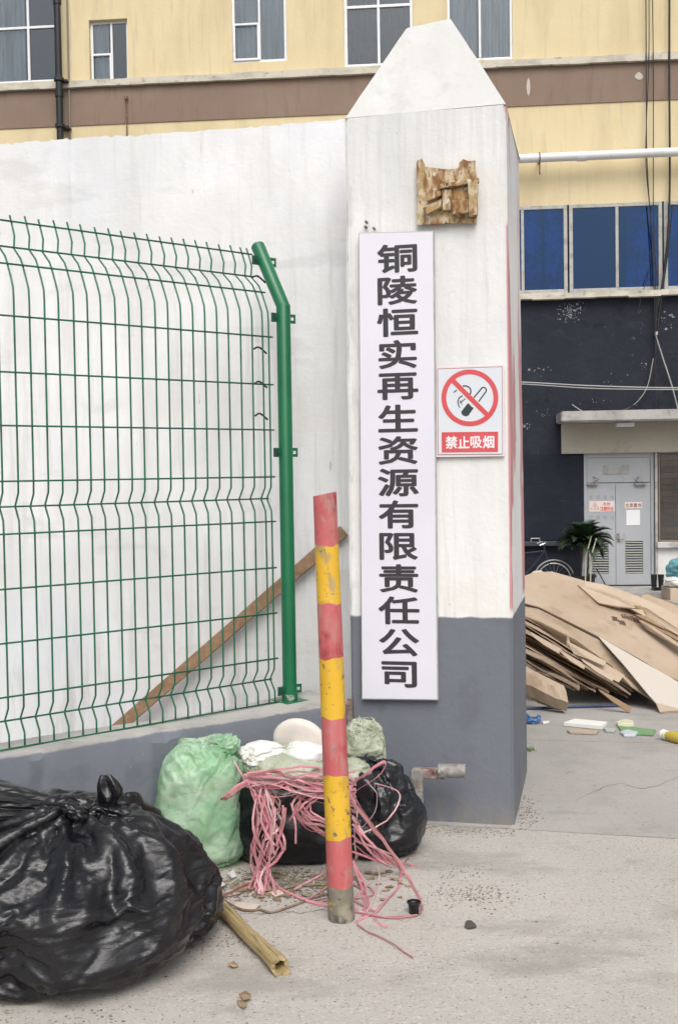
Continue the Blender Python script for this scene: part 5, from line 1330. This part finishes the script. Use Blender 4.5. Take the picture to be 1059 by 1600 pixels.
csheet([(826, 898), (834, 892), (845, 891), (852, 897), (840, 902)], .02, m_cream, 'small cream cardboard corner sticking up at the left top of the heap', Ys=[8.5, 8.52, 8.54, 8.5, 8.45])
for k, (y0_, lb) in enumerate(((957, 'upper of three slim parallel sheets on the right slope of the heap'), (966, 'middle of three slim parallel sheets on the right slope of the heap'), (975, 'lowest of three slim parallel sheets on the right slope of the heap'))):
    csheet([(985 + 6 * k, y0_ - 6), (1005 + 6 * k, y0_ - 4), (1062, y0_ + 29), (1120, y0_ + 62), (1120, y0_ + 72), (1060, y0_ + 36), (1010, y0_ + 8)], .007, (m_card2, m_card3, m_card)[k], lb, Ys=[8.02 - .03 * k, 8.0 - .03 * k, 7.76 - .03 * k, 7.5 - .03 * k, 7.46 - .03 * k, 7.72 - .03 * k, 7.96 - .03 * k])
for k in range(4):   # loose torn pieces poking out of the stack front
    px = 832 + 36 * k + rs.uniform(-8, 8); py = 985 + (px - 812) * .58 + rs.uniform(-18, 22); L1 = rs.uniform(25, 55)
    csheet([(px, py), (px + L1 * .5, py + L1 * .27), (px + L1, py + L1 * .56), (px + L1 * .93, py + L1 * .56 + rs.uniform(4, 9)), (px + L1 * .45, py + L1 * .3 + rs.uniform(4, 8)), (px + 3, py + rs.uniform(3, 7))], .004, rs.choice((m_card, m_card2, m_card3)), ('leftmost', 'second from left', 'second from right', 'rightmost')[k] + ' of four torn scraps at the front edge of the fanned cardboard stack', 'torn_scrap', Ys=[7.52 - .0022 * (px - 830)] * 1 + [7.46 - .0022 * (px - 830), 7.40 - .0022 * (px - 830), 7.38 - .0022 * (px - 830), 7.42 - .0022 * (px - 830), 7.48 - .0022 * (px - 830)])
# curled box at the lower left
cb_ = MB(); prof_c = [(0, 0), (.02, .10), (.06, .20), (.16, .25), (.26, .24)]
v = []; f = []
base_a = P(805, 1030, 7.5); base_b = P(880, 1068, 7.25); bdir = (base_b - base_a)
ctrl = [(Vector((0, -.02, -.02))), Vector((0, -.10, -.05)), Vector((0, -.16, -.12)), Vector((0, -.10, -.20)), Vector((0, .02, -.235))]
n = 8
for i in range(n + 1):
    s_ = i / n; o_ = base_a + bdir * s_ * (1 + .0) 
    for k, c in enumerate(ctrl):
        q = o_ + c * (1 - .15 * s_) + Vector((0, rs.uniform(-.008, .008), rs.uniform(-.006, .006))); q.z = max(q.z, zg(q.y) + .006); v.append(q)
    for k, c in enumerate(ctrl[::-1]):
        q = o_ + c * (1 - .15 * s_) + Vector((0, .006, .004)); q.z = max(q.z, zg(q.y) + .014); v.append(q)
kk = 10
for i in range(n):
    for k in range(kk): a = i * kk + k; c = i * kk + (k + 1) % kk; f.append((a, c, c + kk, a + kk))
o = cb_.add(v, f).build('curled_carton', m_card, origin=(base_b.x, base_b.y, zg(base_b.y))); tag(o, 'curled torn carton lying at the lower left of the heap beside the pillar', 'cardboard')
# hidden core holding the heap up: flattened cartons lying on the ground
for k in range(6):
    u0 = 1.75 + rs.uniform(-.1, .1); y0_ = 8.0 + rs.uniform(-.08, .08); z_ = zg(8.4) + .03 + k * .06
    o = MB().box((u0, y0_, z_), (u0 + 1.6 - k * .15, y0_ + .9, z_ + .045)).build('flat_carton', m_card3, origin=(u0, y0_, z_)); tag(o, 'flat brown carton stacked on the ground deep under the heap', 'cardboard', 'flat cartons under the heap')

# litter in front of the heap
def gprism(pts, th, m_, name, label, cat, lift=.003):
    w_ = [GS(x, y) + Vector((0, 0, lift + (p[0] if p else 0))) for (x, y, *p) in pts]; c = sum(w_, Vector()) / len(w_)
    o = MB().prism(w_, (0, 0, th)).build(name, m_, origin=(c.x, c.y, zg(c.y)), bevel=.001); return tag(o, label, cat)
m_foam = mat('white_foam', (.76, .76, .73), .7)
gprism([(880, 1135), (897, 1129), (948, 1134), (940, 1141)], .022, m_foam, 'foam_board', 'white foam board lying on the ground in front of the cardboard heap', 'board')
gprism([(885, 1144), (935, 1145), (930, 1149), (890, 1147)], .012, m_card2, 'carton_strip', 'thin strip of cardboard just before the white foam board', 'cardboard')
gprism([(962, 1133), (975, 1129), (988, 1131), (990, 1136), (965, 1137)], .02, mat('cream_plastic', (.62, .62, .45), .5), 'cream_tray', 'pale cream plastic tray above the green board on the ground', 'tray')
gprism([(965, 1137), (1024, 1143), (1020, 1151), (972, 1148)], .010, mat('green_board', (.16, .32, .15), .5), 'green_board', 'flat green plastic board on the ground between tray and yellow bottle', 'board')
gprism([(942, 1141), (962, 1142), (960, 1146), (946, 1145)], .012, mat('grey_plastic', (.42, .45, .44), .5), 'grey_scrap', 'grey plastic scrap between the foam board and the green board', 'scrap')
gprism([(968, 1147), (980, 1144), (996, 1148), (992, 1152), (974, 1152)], .014, mat('bluish_film', (.55, .62, .68), .3), 'blue_film', 'crumpled pale blue film at the front edge of the green board', 'plastic film')
g0 = GS(1034, 1156); g1 = GS(1090, 1168)
yb = thing('yellow_bottle', 'yellow plastic bottle with white ribbed cap lying at the right edge', 'bottle', (g0.x, g0.y, zg(g0.y)))
zc_ = zg(g0.y) + .034
A0 = Vector((g0.x, g0.y, zc_)); A1 = Vector((g1.x, g1.y, zc_)); dd = (A1 - A0).normalized()
o = MB().tube([A0 + dd * .035, A0 + dd * .05, A0 + dd * .08, A0 + dd * .28, A0 + dd * .30], [.022, .024, .033, .033, .028], 16).build('bottle_body', mat('yellow_plastic', (.55, .42, .06), .35), yb); smooth_angle(o)
o = MB().tube([A0, A0 + dd * .012, A0 + dd * .013, A0 + dd * .036], [.026, .027, .024, .027], 14).build('bottle_cap', m_foam, yb); smooth_angle(o)
m_rope = mat('blue_rope', (.04, .14, .36), .6, [((.10, .25, .5), 20, .45, .6)]); m_hose = mat('dark_blue_hose', (.03, .05, .14), .45)
o = MB().tube(catmull([GS(800, 1110) + Vector((0, 0, .012)), GS(845, 1109) + Vector((0, 0, .012)), GS(900, 1107) + Vector((0, 0, .012)), GS(970, 1105) + Vector((0, 0, .012))], 6), .009, 6).build('blue_hose', m_hose, origin=GS(810, 1110), smooth=True); tag(o, 'dark blue hose stretched on the ground along the foot of the heap', 'hose')
rp = thing('blue_rope', 'small tangle of blue rope on the ground just behind the pillar corner', 'rope', GS(828, 1128))
for k in range(7):
    pts = [GS(rs.uniform(808, 846), rs.uniform(1121, 1133)) + Vector((0, 0, rs.uniform(.006, .03))) for _ in range(5)]
    MB().tube(catmull(pts, 5), .006, 5).build('rope_strand', m_rope, rp, smooth=True)
gprism([(847, 1130), (858, 1129), (857, 1131), (848, 1132)], .01, m_foam, 'foam_bit', 'tiny white foam bit beside the blue rope', 'scrap')
# weeds in the joint
wd_ = MB()
for k in range(60):
    g = GS(rs.gauss(824, 6), rs.gauss(1172, 1.5)); a0 = rs.uniform(0, 6.28); h_ = rs.uniform(.008, .025); dx = Vector((math.cos(a0), math.sin(a0), 0)) * h_
    sdw = Vector((-dx.y, dx.x, 0)) * .2
    wd_.add([g - sdw, g + sdw, g + dx + Vector((0, 0, h_))], [(0, 1, 2)])
o = wd_.build('weeds', mat('weed_green', (.10, .16, .04), .7)); o['kind'] = 'stuff'; o['label'] = 'small green weeds in the concrete joint'; o['category'] = 'weeds'

# ================================================================== THINGS BEFORE THE FAR BUILDING
def GB(px, out): # ground point at distance 'out' before the facade under pixel column px
    p = PL(px, 900, PB0 + NB * out, NB); return Vector((p.x, p.y, zg(p.y)))
# bicycle
pb_ = GB(865, .75)
bike = thing('bicycle', 'dark bicycle parked against the black wall behind the heap', 'bicycle', pb_, (0, 0, -AB))
m_tyre = mat('tyre_rubber', (.02, .02, .02), .8); m_chrome = mat('chrome_rim', (.55, .55, .55), .3, metallic=.8)
R_ = .33
for k, x in enumerate((0, -1.05)):
    wh = MB().tube([(x + R_ * math.cos(t), 0, R_ + .005 + R_ * math.sin(t)) for t in np.linspace(0, 2 * math.pi, 37)[:-1]], .019, 6, closed=True).build('wheel', m_tyre, bike, local=True, smooth=True)
    MB().tube([(x + .30 * math.cos(t), 0, R_ + .005 + .30 * math.sin(t)) for t in np.linspace(0, 2 * math.pi, 37)[:-1]], .012, 5, closed=True).build('rim', m_chrome, wh, local=True, smooth=True)
    spk = MB()
    for j in range(20):
        t = j * math.pi / 10; spk.tube([(x, 0, R_ + .005), (x + .295 * math.cos(t), 0, R_ + .005 + .295 * math.sin(t))], .0022, 3)
    spk.tube([(x, -.05, R_ + .005), (x, .05, R_ + .005)], .022, 8); spk.build('spokes', m_chrome, wh, local=True)
    MB().tube([(x + (R_ + .03) * math.cos(t), 0, R_ + .005 + (R_ + .03) * math.sin(t)) for t in np.linspace(.3, 2.7, 15)], .012, 5, ry=.028).build('mudguard', m_alu if k == 0 else m_black, bike, local=True)
z0_ = R_ + .005
fr = MB()
hd = (-.16, 0, .86); st = (-.72, 0, .80); bbk = (-.62, 0, .30)
for a, c in ((hd, st), (hd, bbk), (st, bbk), (st, (-1.05, 0, z0_)), (bbk, (-1.05, 0, z0_)), (hd, (0, 0, z0_)), (hd, (-.18, 0, .98)), (st, (-.74, 0, .92))): fr.tube([a, c], .016, 8)
fr.build('frame', mat('bike_frame', (.02, .025, .05), .35), bike, local=True)
MB().tube(catmull([(-.28, -.28, .98), (-.16, -.22, 1.02), (-.16, 0, .99), (-.16, .22, 1.02), (-.28, .28, .98)], 5), .013, 6).build('handlebar', m_chrome, bike, local=True)
MB().prism([(-.60, -.02, .92), (-.60, .02, .92), (-.80, .09, .93), (-.88, .07, .93), (-.88, -.07, .93), (-.80, -.09, .93)], (0, 0, .05)).build('saddle', m_black, bike, local=True, bevel=.012, seg=2)
MB().tube([(-.62, -.1, .30), (-.50, -.1, .22)], .012, 5).tube([(-.62, .1, .30), (-.74, .1, .38)], .012, 5).tube([(-.62 + .09 * math.cos(t), -.04, .30 + .09 * math.sin(t)) for t in np.linspace(0, 6.28, 17)[:-1]], .006, 4, closed=True).build('crank', m_chrome, bike, local=True)
# palm-like potted plant
pc = GB(912, .9)
pot_h = .42
plant = thing('potted_sago_palm', 'dark green sago palm in a black pot left of the grey door', 'plant', pc)
v = []; f = []; n = 16; prf = [(0, 0), (.14, 0), (.20, pot_h - .04), (.22, pot_h - .04), (.22, pot_h), (.18, pot_h), (.17, pot_h - .06), (0, pot_h - .06)]
for r_, z_ in prf:
    for j in range(n): t = 2 * math.pi * j / n; v.append((r_ * math.cos(t), r_ * math.sin(t), z_))
for k in range(len(prf) - 1):
    for j in range(n): f.append((k * n + j, k * n + (j + 1) % n, (k + 1) * n + (j + 1) % n, (k + 1) * n + j))
MB().add(v, f).build('pot', m_black, plant, local=True)
m_bark = mat('palm_bark', (.07, .05, .035), .95, [((.13, .10, .07), 20, .45, .6)], [(30, .8, .02)])
tb = MB(); pts = [(0, 0, pot_h - .06), (.02, 0, .7), (.0, 0, 1.0)]; tb.tube(catmull(pts, 5), [.07, .075, .07, .078, .07, .078, .07, .075, .07, .065, .05], 10); tb.build('trunk', m_bark, plant, local=True)
m_frond = mat('palm_leaf', (.014, .032, .013), .5, [((.022, .048, .018), 8, .45, .65), ((.08, .08, .03), 14, .66, .76)])
for k in range(52):
    fb = MB(); az_ = k * 2.4 + rs.uniform(-.2, .2); el_ = rs.uniform(-.2, 1.5); L_ = rs.uniform(.34, .58); pts = []
    for i in range(9):
        t = i / 8; e2 = el_ - t * t * rs.uniform(.9, 1.2)
        if i == 0: p = Vector((0, 0, 1.0))
        else: p = pts[-1] + Vector((math.cos(az_) * math.cos(e2), math.sin(az_) * math.cos(e2), math.sin(e2))) * (L_ / 8)
        pts.append(p)
    fb.tube(pts, [.007 * (1 - i / 10) for i in range(9)], 4)
    cp_ = catmull(pts, 4)
    for i in range(2, len(cp_) - 1):
        t = (cp_[i + 1] - cp_[i - 1]).normalized(); sdv = t.cross(Vector((0, 0, 1))); sdv.normalize() if sdv.length > 1e-3 else None; upv = sdv.cross(t)
        ll = .20 * math.sin(math.pi * min(1, (i + 3) / len(cp_)) ** .8) + .03
        for s_ in (-1, 1):
            tip = cp_[i] + sdv * s_ * ll * .8 + t * ll * .5 + upv * ll * .35
            fb.add([cp_[i] - t * .016, cp_[i] + t * .016, tip], [(0, 1, 2)])
    fb.build('frond', m_frond, plant, local=True)
# grey post and slats next to it
g = GB(909, 1.05); o = MB().box((-.045, -.03, 0), (.03, .03, 1.02), Matrix.Translation(g) @ Matrix.Rotation(rad(5), 4, 'Y')).build('grey_stake', mat('grey_board', (.25, .27, .28), .7, [((.35, .37, .38), 6, .45, .65)]), origin=g); tag(o, 'grey wooden board standing upright in front of the palm', 'board')
for k, (px, lb) in enumerate(((913, 'left one of two pale bamboo canes leaning among the palm leaves'), (921, 'right one of two pale bamboo canes leaning among the palm leaves'))):
    g = GB(px, 1.25); o = MB().tube([g, g + Vector((.02, 0, .75)), g + Vector((.12, 0, 1.12 - k * .04))], .012, 6).build('cane', mat('pale_cane', (.42, .40, .30), .6), origin=g); tag(o, lb, 'cane')
g = GB(957, 1.25); o = MB().tube([g, P(931, 888, g.y)], .011, 6).build('broom_stick', m_cable, origin=g); tag(o, 'thin dark stick leaning before the left door leaf', 'stick')
# boots / black pots by the door jamb
for k, px in enumerate((1021, 1032)):
    p = PL(px, 925, PB0 + NB * .7, NB); g = Vector((p.x, p.y, D_[2] - .01))
    bt = MB(); bt.tube([g + Vector((0, 0, .001)), g + Vector((0, 0, .07)), g + Vector((0, 0, .28))], [.05, .045, .058], 10); bt.box((-.045, -.16, .001), (.045, .0, .06), Matrix.Translation(g))
    o = bt.build('rubber_boot', m_black, origin=g, bevel=.004); tag(o, ('left' if k == 0 else 'right') + ' one of two black rubber boots on the step right of the door', 'boot', 'black boots by the door')
# teal covered bin at the right edge
p = PL(1056, 925, PB0 + NB * 1.6, NB); g = Vector((p.x + .12, p.y, zg(p.y)))
o = MB().box((-.30, -.25, 0), (.45, .3, .22)).build('carton_box', m_card2, bevel=.01); o.location = g; tag(o, 'worn carton under the white bag at the right edge near the door', 'box')
o = lump(g + Vector((.02, -.05, .31)), (.36, .28, .12), 91, m_wbag, None, 'white_bag', sub=5, origin=g + Vector((0, 0, .2)), cr=.15); tag(o, 'full white bag on the carton at the right edge near the door', 'bag')
o = lump(g + Vector((.10, 0, .50)), (.40, .30, .22), 93, mat('teal_cloth', (.08, .24, .27), .6, [((.16, .36, .42), 3, .45, .6)], [(9, .4, .02)]), None, 'teal_cover', sub=5, origin=g + Vector((0, 0, .4)), cr=.18); tag(o, 'teal plastic cover draped over the white bag at the right edge', 'cover')
